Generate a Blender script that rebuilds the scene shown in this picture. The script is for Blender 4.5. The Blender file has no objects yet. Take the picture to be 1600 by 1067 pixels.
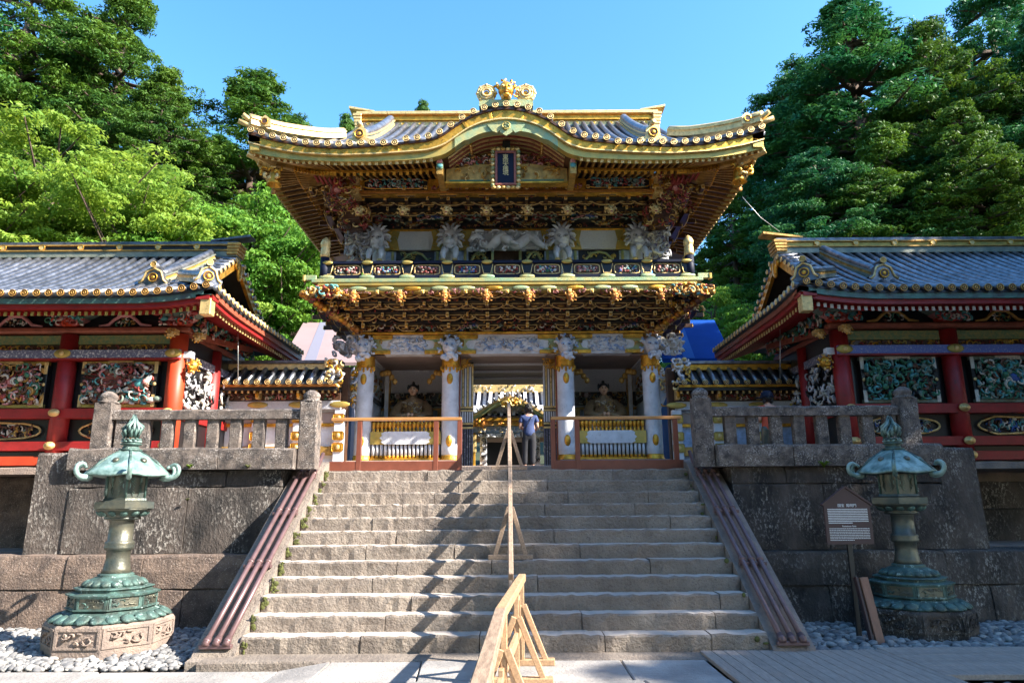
import bpy, math, random
import numpy as np
from mathutils import Vector, Matrix, Euler
PI = math.pi
sc = bpy.context.scene
C = sc.collection
# ------------------------------------------------------------------ camera, sky, sun, exposure
CX, CE, PITCH, ROLL, FPX = 0.10, 1.55, math.radians(13.0), 0.006, 1088.0
cam = bpy.data.cameras.new('camera'); camo = bpy.data.objects.new('camera', cam); C.objects.link(camo)
cam.sensor_width = 36; cam.lens = FPX / 1600 * 36; cam.clip_start = 0.05; cam.clip_end = 2000
camo.matrix_world = Matrix.Translation((CX, 0, CE)) @ Matrix.Rotation(PI/2 + PITCH, 4, 'X') @ Matrix.Rotation(-ROLL, 4, 'Z')
sc.camera = camo
SUN = Vector((1.0, -0.34, 0.78)).normalized()
w = bpy.data.worlds.new('World'); sc.world = w; w.use_nodes = True
nt = w.node_tree; nt.nodes.clear()
sky = nt.nodes.new('ShaderNodeTexSky'); sky.sky_type = 'NISHITA'; sky.sun_disc = False
sky.sun_elevation = math.asin(SUN.z); sky.sun_rotation = math.atan2(SUN.x, SUN.y)
sky.air_density = 1.0; sky.dust_density = 0.8; sky.ozone_density = 1.4; sky.altitude = 600
bg = nt.nodes.new('ShaderNodeBackground'); bg.inputs['Strength'].default_value = 0.125
wo = nt.nodes.new('ShaderNodeOutputWorld')
hsv = nt.nodes.new('ShaderNodeHueSaturation'); hsv.inputs['Saturation'].default_value = 1.28; hsv.inputs['Value'].default_value = 1.12; hsv.inputs['Hue'].default_value = 0.496
nt.links.new(sky.outputs[0], hsv.inputs['Color']); nt.links.new(hsv.outputs[0], bg.inputs[0]); nt.links.new(bg.outputs[0], wo.inputs[0])
sl = bpy.data.lights.new('sun', 'SUN'); sl.energy = 5.0; sl.angle = math.radians(0.5); sl.color = (1.0, 0.93, 0.82)
so = bpy.data.objects.new('sun', sl); C.objects.link(so)
so.rotation_euler = SUN.to_track_quat('Z', 'Y').to_euler()
so.location = SUN * 60
sc.view_settings.view_transform = 'Standard'; sc.view_settings.look = 'None'
sc.view_settings.gamma = 1; sc.view_settings.use_curve_mapping = False
sc.view_settings.exposure = 1.92

def at(px, py, Y):
    """world (x, z) of the photograph's point px,py on the plane at distance Y (survey of the place)"""
    x = px - 800; y = py - 533.5
    x, y = x - ROLL*y, y + ROLL*x
    u = x / FPX; v = -y / FPX
    dy = math.cos(PITCH) - v*math.sin(PITCH); dz = math.sin(PITCH) + v*math.cos(PITCH); s = Y/dy
    return CX + u*s, CE + dz*s
def zat(py, Y, px=800): return at(px, py, Y)[1]

# ------------------------------------------------------------------ materials
MATS = {}
def mat(name, col, rough=0.5, metal=0.0, vary=0.0, vscale=3.0, bump=0.0, bscale=30.0, col2=None, spot=None, spotscale=10, spotamt=0.3,
        coat=0.0, trans=0.0, objvar=0.0, stretch=(1, 1, 1), spec=None, patch=0):
    m = bpy.data.materials.new(name); m.use_nodes = True; MATS[name] = m
    n = m.node_tree.nodes; L = m.node_tree.links; n.clear()
    out = n.new('ShaderNodeOutputMaterial'); b = n.new('ShaderNodeBsdfPrincipled')
    b.inputs['Roughness'].default_value = rough; b.inputs['Metallic'].default_value = metal
    if coat: b.inputs['Coat Weight'].default_value = coat; b.inputs['Coat Roughness'].default_value = 0.12
    if spec is not None: b.inputs['Specular IOR Level'].default_value = spec
    L.new(b.outputs[0], out.inputs[0])
    g = n.new('ShaderNodeNewGeometry'); mp = n.new('ShaderNodeMapping'); mp.inputs['Scale'].default_value = stretch
    L.new(g.outputs['Position'], mp.inputs[0]); P = mp.outputs[0]
    cur = None
    def noise(s, d=4, r=0.6):
        t = n.new('ShaderNodeTexNoise'); t.inputs['Scale'].default_value = s; t.inputs['Detail'].default_value = d
        t.inputs['Roughness'].default_value = r; L.new(P, t.inputs['Vector']); return t
    def ramp(src, a, c):
        r = n.new('ShaderNodeMapRange'); r.inputs[1].default_value = a; r.inputs[2].default_value = c; L.new(src, r.inputs[0]); return r.outputs[0]
    def mix(f, a, c):
        x = n.new('ShaderNodeMix'); x.data_type = 'RGBA'
        if isinstance(f, float): x.inputs[0].default_value = f
        else: L.new(f, x.inputs[0])
        for i, q in ((6, a), (7, c)):
            if isinstance(q, tuple): x.inputs[i].default_value = (*q, 1)
            else: L.new(q, x.inputs[i])
        return x.outputs[2]
    c0 = tuple(col)
    if vary or col2:
        c2 = tuple(col2) if col2 else tuple(max(0, c*(1-vary)) for c in col)
        nn = noise(vscale); cur = mix(ramp(nn.outputs[0], 0.35, 0.65), c0, c2)
    if spot:
        nn = noise(spotscale, 6, 0.75); f_ = ramp(nn.outputs[0], 0.5+0.12*(1-spotamt), 0.56+0.12*(1-spotamt))
        if patch:
            n2 = noise(patch, 3, 0.6); mu = n.new('ShaderNodeMath'); mu.operation = 'MULTIPLY'; L.new(f_, mu.inputs[0]); L.new(ramp(n2.outputs[0], 0.42, 0.62), mu.inputs[1]); f_ = mu.outputs[0]
        cur = mix(f_, cur if cur else c0, tuple(spot))
    if objvar:
        oi = n.new('ShaderNodeObjectInfo'); hs = n.new('ShaderNodeHueSaturation')
        a = n.new('ShaderNodeMapRange'); a.inputs[3].default_value = 1-objvar; a.inputs[4].default_value = 1+objvar; L.new(oi.outputs['Random'], a.inputs[0])
        L.new(a.outputs[0], hs.inputs['Value'])
        if cur: L.new(cur, hs.inputs['Color'])
        else: hs.inputs['Color'].default_value = (*c0, 1)
        cur = hs.outputs[0]
    if cur: L.new(cur, b.inputs['Base Color'])
    else: b.inputs['Base Color'].default_value = (*c0, 1)
    if bump:
        nn = noise(bscale, 5, 0.65); bp = n.new('ShaderNodeBump'); bp.inputs['Strength'].default_value = min(1, bump)
        bp.inputs['Distance'].default_value = 0.02*max(1, bump); L.new(nn.outputs[0], bp.inputs['Height']); L.new(bp.outputs[0], b.inputs['Normal'])
    if trans:
        tr = n.new('ShaderNodeBsdfTranslucent'); ms = n.new('ShaderNodeMixShader'); ms.inputs[0].default_value = trans
        if cur:
            hs = n.new('ShaderNodeHueSaturation'); hs.inputs['Value'].default_value = 1.6; hs.inputs['Hue'].default_value = 0.485; L.new(cur, hs.inputs['Color']); L.new(hs.outputs[0], tr.inputs[0])
        else: tr.inputs[0].default_value = (*c0, 1)
        L.new(b.outputs[0], ms.inputs[1]); L.new(tr.outputs[0], ms.inputs[2]); L.new(ms.outputs[0], out.inputs[0])
    return m
gold = mat('gold_leaf', (0.92, 0.47, 0.06), 0.38, 0.75, vary=0.5, vscale=6, bump=0.5, bscale=45, spot=(0.22, 0.10, 0.02), spotscale=16, spotamt=0.3)
goldp = mat('pale_gold', (0.88, 0.62, 0.25), 0.42, 0.45, spot=(0.25, 0.13, 0.04), spotscale=18, spotamt=0.3, vary=0.3, vscale=9, bump=0.5, bscale=60)
goldd = mat('aged_gold', (0.64, 0.37, 0.09), 0.42, 0.4, vary=0.5, vscale=8, bump=0.4, bscale=60)
goldo = mat('orange_gold', (0.50, 0.20, 0.04), 0.4, 0.55, vary=0.4, vscale=14, bump=0.5, bscale=60)
verd = mat('verdigris_gold', (0.25, 0.38, 0.22), 0.45, 0.3, col2=(0.48, 0.42, 0.16), vscale=5, bump=0.5, bscale=70)
olive = mat('olive_gold', (0.38, 0.31, 0.09), 0.4, 0.5, col2=(0.62, 0.42, 0.10), vscale=4, bump=0.4, bscale=60)
black = mat('black_lacquer', (0.008, 0.008, 0.010), 0.4, coat=0.1)
brown = mat('dark_lacquered_wood', (0.10, 0.044, 0.021), 0.45, coat=0.08, vary=0.4, vscale=12)
navy = mat('navy_lacquer', (0.003, 0.006, 0.022), 0.6, spec=0.25)
tile = mat('bronze_tile', (0.30, 0.31, 0.34), 0.36, 0.8, vary=0.6, vscale=7, bump=0.25, bscale=50, objvar=0.2)
tileflat = mat('bronze_tile_pan', (0.05, 0.055, 0.06), 0.45, 0.4, vary=0.4, vscale=5, bump=0.2)
ridgem = mat('weathered_ridge_copper', (0.36, 0.35, 0.26), 0.45, 0.35, col2=(0.16, 0.2, 0.17), vscale=3, bump=0.4)
verdc = mat('green_copper_edge', (0.10, 0.22, 0.18), 0.5, 0.3, col2=(0.08, 0.10, 0.10), vscale=4, bump=0.3)
rafterm = mat('gilt_brown_rafter', (0.36, 0.18, 0.055), 0.4, 0.3, vary=0.4, vscale=9)
white = mat('chalk_white_paint', (0.76, 0.76, 0.79), 0.6, vary=0.25, vscale=4, bump=0.2, bscale=60, spot=(0.50, 0.49, 0.47), spotscale=9, spotamt=0.15)
whitep = mat('patterned_white', (0.62, 0.63, 0.66), 0.5, bump=0.8, bscale=70, spot=(0.42, 0.44, 0.5), spotscale=45, spotamt=0.6)
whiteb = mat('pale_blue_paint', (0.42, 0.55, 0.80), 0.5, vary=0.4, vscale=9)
greyw = mat('grey_white_carving', (0.45, 0.44, 0.46), 0.6, vary=0.4, vscale=14, bump=0.5)
red = mat('red_lacquer', (0.33, 0.014, 0.014), 0.5, coat=0.04, vary=0.4, vscale=3, bump=0.15, spot=(0.14, 0.02, 0.015), spotscale=12, spotamt=0.2)
redo = mat('vermilion_and_sunlit_red', (0.55, 0.055, 0.015), 0.5, coat=0.04, vary=0.2, vscale=3)  # bracket paint; doubles as the sunlit copy of the red lacquer
redbr = mat('red_brown_beam', (0.33, 0.09, 0.05), 0.45, vary=0.4, vscale=7)
taupe = mat('ceiling_taupe', (0.36, 0.27, 0.23), 0.6, vary=0.2, vscale=2)
pr = mat('paint_crimson', (0.34, 0.045, 0.035), 0.5, vary=0.4, vscale=25)
pg = mat('paint_green', (0.05, 0.20, 0.11), 0.5, vary=0.4, vscale=25)
pt = mat('paint_teal', (0.10, 0.36, 0.36), 0.5, vary=0.4, vscale=25)
pb = mat('paint_blue', (0.05, 0.12, 0.38), 0.5, vary=0.4, vscale=25)
pw = mat('paint_cream', (0.68, 0.62, 0.52), 0.5, vary=0.3, vscale=25)
pk = mat('paint_pink', (0.62, 0.26, 0.24), 0.5, vary=0.3, vscale=25)
pn = mat('paint_umber', (0.14, 0.06, 0.035), 0.5, vary=0.4, vscale=25)
po = mat('paint_ochre', (0.55, 0.30, 0.07), 0.45, 0.3, vary=0.4, vscale=25)
pgr = mat('paint_grey_green', (0.22, 0.28, 0.22), 0.5, vary=0.4, vscale=25)
greenpat = mat('green_brocade', (0.10, 0.20, 0.10), 0.5, col2=(0.32, 0.26, 0.08), vscale=22, bump=0.4)
bluepat = mat('blue_brocade', (0.10, 0.14, 0.42), 0.45, spot=(0.45, 0.42, 0.42), spotscale=26, spotamt=0.55)
greypat = mat('grey_brocade', (0.13, 0.13, 0.20), 0.45, spot=(0.66, 0.62, 0.60), spotscale=22, spotamt=0.75)
tread = mat('worn_sunlit_tread_stone', (0.50, 0.43, 0.37), 0.8, col2=(0.36, 0.31, 0.27), vscale=3, bump=0.6, bscale=30, objvar=0.08)  # wear, plus the sun's brightness on step tops put into the colour
step = mat('step_stone', (0.27, 0.225, 0.185), 0.88, col2=(0.18, 0.145, 0.12), vscale=2.5, bump=2.0, bscale=26, spot=(0.10, 0.08, 0.07), spotscale=40, spotamt=0.35, objvar=0.12)
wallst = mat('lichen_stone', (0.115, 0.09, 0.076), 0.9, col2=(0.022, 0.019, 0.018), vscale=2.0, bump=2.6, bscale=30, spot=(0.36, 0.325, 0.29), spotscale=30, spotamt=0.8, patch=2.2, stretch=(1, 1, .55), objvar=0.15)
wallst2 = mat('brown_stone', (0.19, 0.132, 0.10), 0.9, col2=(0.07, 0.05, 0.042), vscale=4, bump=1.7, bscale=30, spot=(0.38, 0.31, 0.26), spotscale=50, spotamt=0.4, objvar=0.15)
balst = mat('balustrade_stone', (0.19, 0.15, 0.125), 0.9, col2=(0.05, 0.042, 0.04), vscale=9, bump=1.0, bscale=55, spot=(0.45, 0.40, 0.36), spotscale=45, spotamt=0.8, patch=4)
terr = mat('terrace_stone', (0.30, 0.225, 0.18), 0.85, col2=(0.18, 0.14, 0.12), vscale=3, bump=1.0, bscale=35, objvar=0.1)
pave = mat('paving_stone', (0.36, 0.33, 0.305), 0.75, col2=(0.22, 0.205, 0.195), vscale=1.8, bump=0.9, bscale=22, spot=(0.20, 0.19, 0.18), spotscale=60, spotamt=0.2, objvar=0.08)
moss = mat('moss', (0.12, 0.13, 0.035), 0.95, vary=0.5, vscale=20, bump=0.9)
earth = mat('dark_earth', (0.06, 0.05, 0.042), 0.95, vary=0.4, vscale=4, bump=0.6)
forestfloor = mat('forest_floor', (0.035, 0.05, 0.018), 0.95, vary=0.5, vscale=0.3, bump=0.6)
pebm = mat('river_pebble', (0.24, 0.23, 0.22), 0.7, col2=(0.10, 0.10, 0.105), vscale=9, vary=0.4, bump=0.15)
pebm2 = mat('river_pebble_pale', (0.40, 0.385, 0.36), 0.7, vary=0.5, vscale=9, bump=0.15)
bronze = mat('green_bronze', (0.085, 0.165, 0.145), 0.55, 0.3, col2=(0.05, 0.068, 0.058), vscale=9, bump=0.5, bscale=45, spot=(0.33, 0.44, 0.40), spotscale=14, spotamt=0.35, stretch=(1, 1, .45))
bronzed = mat('dark_bronze', (0.07, 0.085, 0.08), 0.38, 0.6, col2=(0.16, 0.15, 0.11), vscale=5, bump=0.3, bscale=30)
bronzel = mat('pale_bronze', (0.30, 0.42, 0.385), 0.5, 0.3, col2=(0.09, 0.16, 0.14), vscale=9, bump=0.4, stretch=(1, 1, .45))
pipem = mat('brown_pipe', (0.17, 0.10, 0.10), 0.38, 0.3, vary=0.25, vscale=8)
wood = mat('new_timber', (0.44, 0.28, 0.155), 0.6, col2=(0.30, 0.18, 0.10), vscale=9, stretch=(6, 1, 6), bump=0.2)
woodg = mat('greyed_timber', (0.33, 0.235, 0.165), 0.7, col2=(0.19, 0.13, 0.09), vscale=8, stretch=(6, 1, 6), bump=0.3)
woodr = mat('oiled_handrail', (0.50, 0.24, 0.08), 0.4, vary=0.3, vscale=6, stretch=(.5, 4, 4))
woodm = mat('red_brown_timber', (0.20, 0.055, 0.03), 0.45, vary=0.25, vscale=5)
deck = mat('deck_board', (0.36, 0.29, 0.24), 0.75, col2=(0.25, 0.20, 0.17), vscale=6, stretch=(8, 1, 8), bump=0.3, objvar=0.1)
stakem = mat('painted_brown_timber', (0.27, 0.13, 0.085), 0.6, vary=0.25, vscale=5, stretch=(5, 5, 1))
signm = mat('brown_sign', (0.065, 0.03, 0.03), 0.5, vary=0.2)
inkw = mat('white_lettering', (0.75, 0.75, 0.75), 0.6)
pinkroof = mat('pale_pink_sheet', (0.27, 0.195, 0.20), 0.9, spec=0.1, vary=0.08, vscale=1)
pinkroof2 = mat('grey_blue_sheet', (0.17, 0.17, 0.22), 0.9, spec=0.1)
blueroof = mat('blue_sheet', (0.004, 0.05, 0.26), 0.9, spec=0.1, vary=0.12, vscale=1)
blueroof2 = mat('light_blue_sheet', (0.02, 0.10, 0.34), 0.9, spec=0.1)
skin = mat('skin', (0.60, 0.34, 0.24), 0.5)
hair = mat('black_hair', (0.012, 0.009, 0.008), 0.5, bump=0.5, bscale=80)
shirt = mat('navy_tshirt', (0.045, 0.07, 0.18), 0.85, vary=0.2, vscale=8, bump=0.4, bscale=12)
trouser = mat('charcoal_trousers', (0.022, 0.022, 0.028), 0.85, vary=0.2, vscale=8, bump=0.4, bscale=12)
shoe = mat('tan_sandal', (0.42, 0.20, 0.14), 0.6)
orangem = mat('red_orange_shirt', (0.62, 0.08, 0.03), 0.8)
robe = mat('brocade_robe', (0.26, 0.15, 0.07), 0.45, 0.3, spot=(0.45, 0.30, 0.12), spotscale=30, spotamt=0.6, bump=0.5)
robew = mat('pale_brocade', (0.50, 0.42, 0.30), 0.5, 0.2, spot=(0.16, 0.10, 0.06), spotscale=30, spotamt=0.6)
face = mat('painted_face', (0.70, 0.42, 0.26), 0.5)
wirem = mat('steel_wire', (0.55, 0.55, 0.52), 0.4, 0.8)
bark = mat('cedar_bark', (0.11, 0.07, 0.05), 0.9, col2=(0.06, 0.04, 0.03), vscale=4, bump=0.8, stretch=(4, 4, .6))
leafc = mat('cedar_foliage', (0.080, 0.155, 0.012), 0.6, col2=(0.030, 0.095, 0.014), vscale=0.5, trans=0.22, objvar=0.12, spec=0.25)
leafd = mat('deep_cedar_foliage', (0.010, 0.095, 0.048), 0.6, col2=(0.05, 0.16, 0.022), vscale=0.45, trans=0.2, objvar=0.12, spec=0.25)
leafb = mat('maple_foliage', (0.23, 0.325, 0.035), 0.6, col2=(0.12, 0.235, 0.032), vscale=0.6, trans=0.38, objvar=0.08, spec=0.25)
leafm = mat('beech_foliage', (0.070, 0.20, 0.022), 0.6, col2=(0.13, 0.25, 0.024), vscale=0.6, trans=0.35, objvar=0.08, spec=0.25)

# ------------------------------------------------------------------ mesh builder
class MB:
    def __init__(s): s.v = []; s.f = []; s.m = []; s.sm = []; s.mats = []; s.M = None
    def mi(s, m):
        if m not in s.mats: s.mats.append(m)
        return s.mats.index(m)
    def add(s, vs, fs, m, smooth=False):
        b = len(s.v); k = s.mi(m)
        if s.M is not None: vs = [tuple(s.M @ Vector(p)) for p in vs]
        s.v.extend(vs)
        for f in fs: s.f.append([b+i for i in f]); s.m.append(k); s.sm.append(smooth)
    def convex(s, vs, fs, m, smooth=False):
        n = len(vs); cx = sum(p[0] for p in vs)/n; cy = sum(p[1] for p in vs)/n; cz = sum(p[2] for p in vs)/n
        out = []
        for f in fs:
            a, b_, c = vs[f[0]], vs[f[1]], vs[f[2]]
            u = (b_[0]-a[0], b_[1]-a[1], b_[2]-a[2]); v = (c[0]-a[0], c[1]-a[1], c[2]-a[2])
            nx, ny, nz = u[1]*v[2]-u[2]*v[1], u[2]*v[0]-u[0]*v[2], u[0]*v[1]-u[1]*v[0]
            out.append(f if nx*(a[0]-cx)+ny*(a[1]-cy)+nz*(a[2]-cz) >= 0 else f[::-1])
        s.add(vs, out, m, smooth)
    def box(s, x0, x1, y0, y1, z0, z1, m, c=0.0):
        if x1 < x0: x0, x1 = x1, x0
        if y1 < y0: y0, y1 = y1, y0
        if z1 < z0: z0, z1 = z1, z0
        X = ((x0, x1), (y0, y1), (z0, z1))
        if c <= 0:
            vs = [(X[0][i], X[1][j], X[2][k]) for i in (0, 1) for j in (0, 1) for k in (0, 1)]
            s.add(vs, [(0, 1, 3, 2), (4, 6, 7, 5), (0, 4, 5, 1), (2, 3, 7, 6), (0, 2, 6, 4), (1, 5, 7, 3)], m); return
        vs = []; idx = {}
        for i in (0, 1):
            for j in (0, 1):
                for k in (0, 1):
                    co = [X[0][i], X[1][j], X[2][k]]; sg = [1-2*i, 1-2*j, 1-2*k]
                    for ax in range(3):
                        p = [co[q] + (0 if q == ax else sg[q]*c) for q in range(3)]
                        idx[(i, j, k, ax)] = len(vs); vs.append(tuple(p))
        fs = []
        for i in (0, 1):
            fs.append([idx[(i, 0, 0, 0)], idx[(i, 1, 0, 0)], idx[(i, 1, 1, 0)], idx[(i, 0, 1, 0)]])
            fs.append([idx[(0, i, 0, 1)], idx[(1, i, 0, 1)], idx[(1, i, 1, 1)], idx[(0, i, 1, 1)]])
            fs.append([idx[(0, 0, i, 2)], idx[(1, 0, i, 2)], idx[(1, 1, i, 2)], idx[(0, 1, i, 2)]])
            for j in (0, 1):
                fs.append([idx[(i, j, 0, 0)], idx[(i, j, 1, 0)], idx[(i, j, 1, 1)], idx[(i, j, 0, 1)]])
                fs.append([idx[(i, 0, j, 0)], idx[(i, 1, j, 0)], idx[(i, 1, j, 2)], idx[(i, 0, j, 2)]])
                fs.append([idx[(0, i, j, 1)], idx[(1, i, j, 1)], idx[(1, i, j, 2)], idx[(0, i, j, 2)]])
                for k in (0, 1): fs.append([idx[(i, j, k, 0)], idx[(i, j, k, 1)], idx[(i, j, k, 2)]])
        s.convex(vs, fs, m)
    def cb(s, cx, cy, cz, sx, sy, sz, m, c=0.0): s.box(cx-sx/2, cx+sx/2, cy-sy/2, cy+sy/2, cz-sz/2, cz+sz/2, m, c)
    def bar(s, a, b, wx, wz, m, c=0.0, up=(0, 0, 1)):
        a = Vector(a); b = Vector(b); d = b-a; L = d.length; d.normalize(); u = Vector(up)
        if abs(d.dot(u)) > 0.98: u = Vector((0, 1, 0))
        x = d.cross(u).normalized(); z = x.cross(d)
        M = Matrix(((x.x, d.x, z.x, a.x), (x.y, d.y, z.y, a.y), (x.z, d.z, z.z, a.z), (0, 0, 0, 1)))
        old = s.M; s.M = M if old is None else old @ M
        s.box(-wx/2, wx/2, 0, L, -wz/2, wz/2, m, c); s.M = old
    def taper(s, cx, cy, z0, z1, a0, b0, a1, b1, m):
        vs = [(cx-a0, cy-b0, z0), (cx+a0, cy-b0, z0), (cx+a0, cy+b0, z0), (cx-a0, cy+b0, z0), (cx-a1, cy-b1, z1), (cx+a1, cy-b1, z1), (cx+a1, cy+b1, z1), (cx-a1, cy+b1, z1)]
        s.convex(vs, [(0, 1, 2, 3), (4, 5, 6, 7), (0, 1, 5, 4), (1, 2, 6, 5), (2, 3, 7, 6), (3, 0, 4, 7)], m)
    def tube(s, path, r, m, n=6, caps=True, smooth=True):
        P = [Vector(p) for p in path]; k = len(P)
        R = r if isinstance(r, (list, tuple)) else [r]*k
        vs = []; fs = []; x = None
        for i in range(k):
            t = (P[min(i+1, k-1)]-P[max(i-1, 0)]).normalized()
            if x is None:
                u = Vector((0, 0, 1)) if abs(t.z) < 0.9 else Vector((1, 0, 0)); x = t.cross(u).normalized()
            else: x = (x - t*x.dot(t)).normalized()
            y = t.cross(x)
            for j in range(n):
                a = 2*PI*(j+.5)/n; q = P[i] + (x*math.cos(a) + y*math.sin(a))*R[i]; vs.append((q.x, q.y, q.z))
        for i in range(k-1):
            for j in range(n):
                a = i*n+j; b = i*n+(j+1) % n; fs.append((a, b, b+n, a+n))
        if caps: fs.append(tuple(range(n))[::-1]); fs.append(tuple(range((k-1)*n, k*n)))
        s.add(vs, fs, m, smooth)
    def lathe(s, prof, n, c, m, ph=0.0, smooth=True, sx=1, sy=1, a0=0, a1=2*PI):
        vs = []; fs = []; k = len(prof)
        for r, z in prof:
            for j in range(n):
                a = ph + 2*PI*j/n; vs.append((c[0]+r*sx*math.cos(a), c[1]+r*sy*math.sin(a), c[2]+z))
        for i in range(k-1):
            for j in range(n):
                a = i*n+j; b = i*n+(j+1) % n; fs.append((a, b, b+n, a+n))
        fs.append(tuple(range(n))[::-1]); fs.append(tuple(range((k-1)*n, k*n)))
        s.add(vs, fs, m, smooth)
    def disc(s, c, r, d, m, n=12, rim=None):
        """round plate facing -Y"""
        vs = [(c[0]+r*math.cos(2*PI*j/n), c[1]+yy, c[2]+r*math.sin(2*PI*j/n)) for yy in (0, -d) for j in range(n)]
        s.convex(vs, [tuple(range(n)), tuple(range(n, 2*n))] + [(j, (j+1) % n, n+(j+1) % n, n+j) for j in range(n)], m)
        if rim: s.tube([(c[0]+r*math.cos(2*PI*j/n), c[1]-d, c[2]+r*math.sin(2*PI*j/n)) for j in range(n+1)], r*0.16, rim, 4, False)
    def blob(s, c, r, m, nu=8, nv=5, rot=None):
        if not isinstance(r, (tuple, list)): r = (r, r, r)
        R = Euler(rot).to_matrix() if rot else None
        vs = [(0, 0, r[2])]
        for i in range(1, nv):
            t = PI*i/nv
            for j in range(nu):
                a = 2*PI*j/nu; vs.append((r[0]*math.sin(t)*math.cos(a), r[1]*math.sin(t)*math.sin(a), r[2]*math.cos(t)))
        vs.append((0, 0, -r[2])); fs = []
        for j in range(nu): fs.append((0, 1+j, 1+(j+1) % nu))
        for i in range(nv-2):
            for j in range(nu):
                a = 1+i*nu+j; b = 1+i*nu+(j+1) % nu; fs.append((a, a+nu, b+nu, b))
        e = len(vs)-1; o = 1+(nv-2)*nu
        for j in range(nu): fs.append((o+j, e, o+(j+1) % nu))
        if R: vs = [tuple(R @ Vector(p)) for p in vs]
        s.add([(p[0]+c[0], p[1]+c[1], p[2]+c[2]) for p in vs], fs, m, True)
    def prism(s, poly, y0, y1, m, smooth=False):
        """polygon in XZ pushed along Y"""
        n = len(poly); ar = sum(poly[i][0]*poly[(i+1) % n][1]-poly[(i+1) % n][0]*poly[i][1] for i in range(n))
        if ar < 0: poly = poly[::-1]
        if y0 > y1: y0, y1 = y1, y0
        vs = [(x, y0, z) for x, z in poly]+[(x, y1, z) for x, z in poly]
        s.add(vs, [tuple(range(n)), tuple(range(n, 2*n))[::-1]]+[(i, i+n, (i+1) % n+n, (i+1) % n) for i in range(n)], m, smooth)
    def loft(s, secs, m, closed=True, caps=True, smooth=False):
        n = len(secs[0]); vs = [p for q in secs for p in q]; fs = []
        for i in range(len(secs)-1):
            for j in range(n if closed else n-1):
                a = i*n+j; b = i*n+(j+1) % n; fs.append((a, b, b+n, a+n))
        if caps and closed: fs.append(tuple(range(n))[::-1]); fs.append(tuple(range((len(secs)-1)*n, len(secs)*n)))
        s.add(vs, fs, m, smooth)
    def mesh(s, name):
        me = bpy.data.meshes.new(name); me.from_pydata(s.v, [], s.f)
        for m in s.mats: me.materials.append(m)
        me.polygons.foreach_set('material_index', s.m); me.polygons.foreach_set('use_smooth', s.sm); me.update(); return me
WL = {}
def link(name, data, parent=None, loc=(0, 0, 0), rot=None, scale=None):
    o = bpy.data.objects.new(name, data); C.objects.link(o); loc = Vector(loc); WL[o.name] = loc.copy()
    if parent: o.parent = parent; o.location = loc - WL[parent.name]
    else: o.location = loc
    if rot: o.rotation_euler = rot
    if scale: o.scale = scale
    return o
def thing(name, label, cat, loc=(0, 0, 0), group=None):
    o = link(name, None, None, loc); o.empty_display_size = .2; o['label'] = label; o['category'] = cat
    if group: o['group'] = group
    return o
def tag(o, label=None, cat=None, group=None, kind=None):
    for k, v in (('label', label), ('category', cat), ('group', group), ('kind', kind)):
        if v: o[k] = v
    return o
def part(name, mb, parent, loc=(0, 0, 0), **k):
    return link(name, mb.mesh(name) if isinstance(mb, MB) else mb, parent, loc, **k)
def curls(mb, x0, x1, z0, z1, y, n, mats, rng, R=(0.05, 0.12), r=0.018, dep=0.08, tri=4, seg=6):
    """carved scrollwork: tapering spirals crowding a rectangle facing -Y"""
    for i in range(n):
        cx = rng.uniform(x0, x1); cz = rng.uniform(z0, z1); R0 = rng.uniform(*R); a = rng.uniform(0, 2*PI); sw = rng.choice((-1, 1))*rng.uniform(2.2, 4.4)
        yy = y - rng.uniform(0, dep); m = rng.choice(mats); rr = r*rng.uniform(.7, 1.5)
        pts = []; rad = []
        for k in range(seg+1):
            t = k/seg; q = R0*(1-.75*t); an = a+sw*t
            px = min(max(cx+q*math.cos(an), x0), x1); pz = min(max(cz+q*math.sin(an), z0), z1)
            pts.append((px, yy - .3*R0*math.sin(PI*t), pz)); rad.append(rr*(1.1-.7*t))
        mb.tube(pts, rad, m, tri)
def blobs(mb, x0, x1, z0, z1, y, n, mats, rng, R=(0.03, 0.07), dep=0.06):
    for i in range(n):
        q = rng.uniform(*R); mb.blob((rng.uniform(x0+q*.6, x1-q*.6), y-rng.uniform(0, dep), rng.uniform(z0+q*.6, z1-q*.6)), (q, q*.7, q*rng.uniform(.5, 1)), rng.choice(mats), 6, 4, (0, rng.uniform(0, 3), 0))
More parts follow.
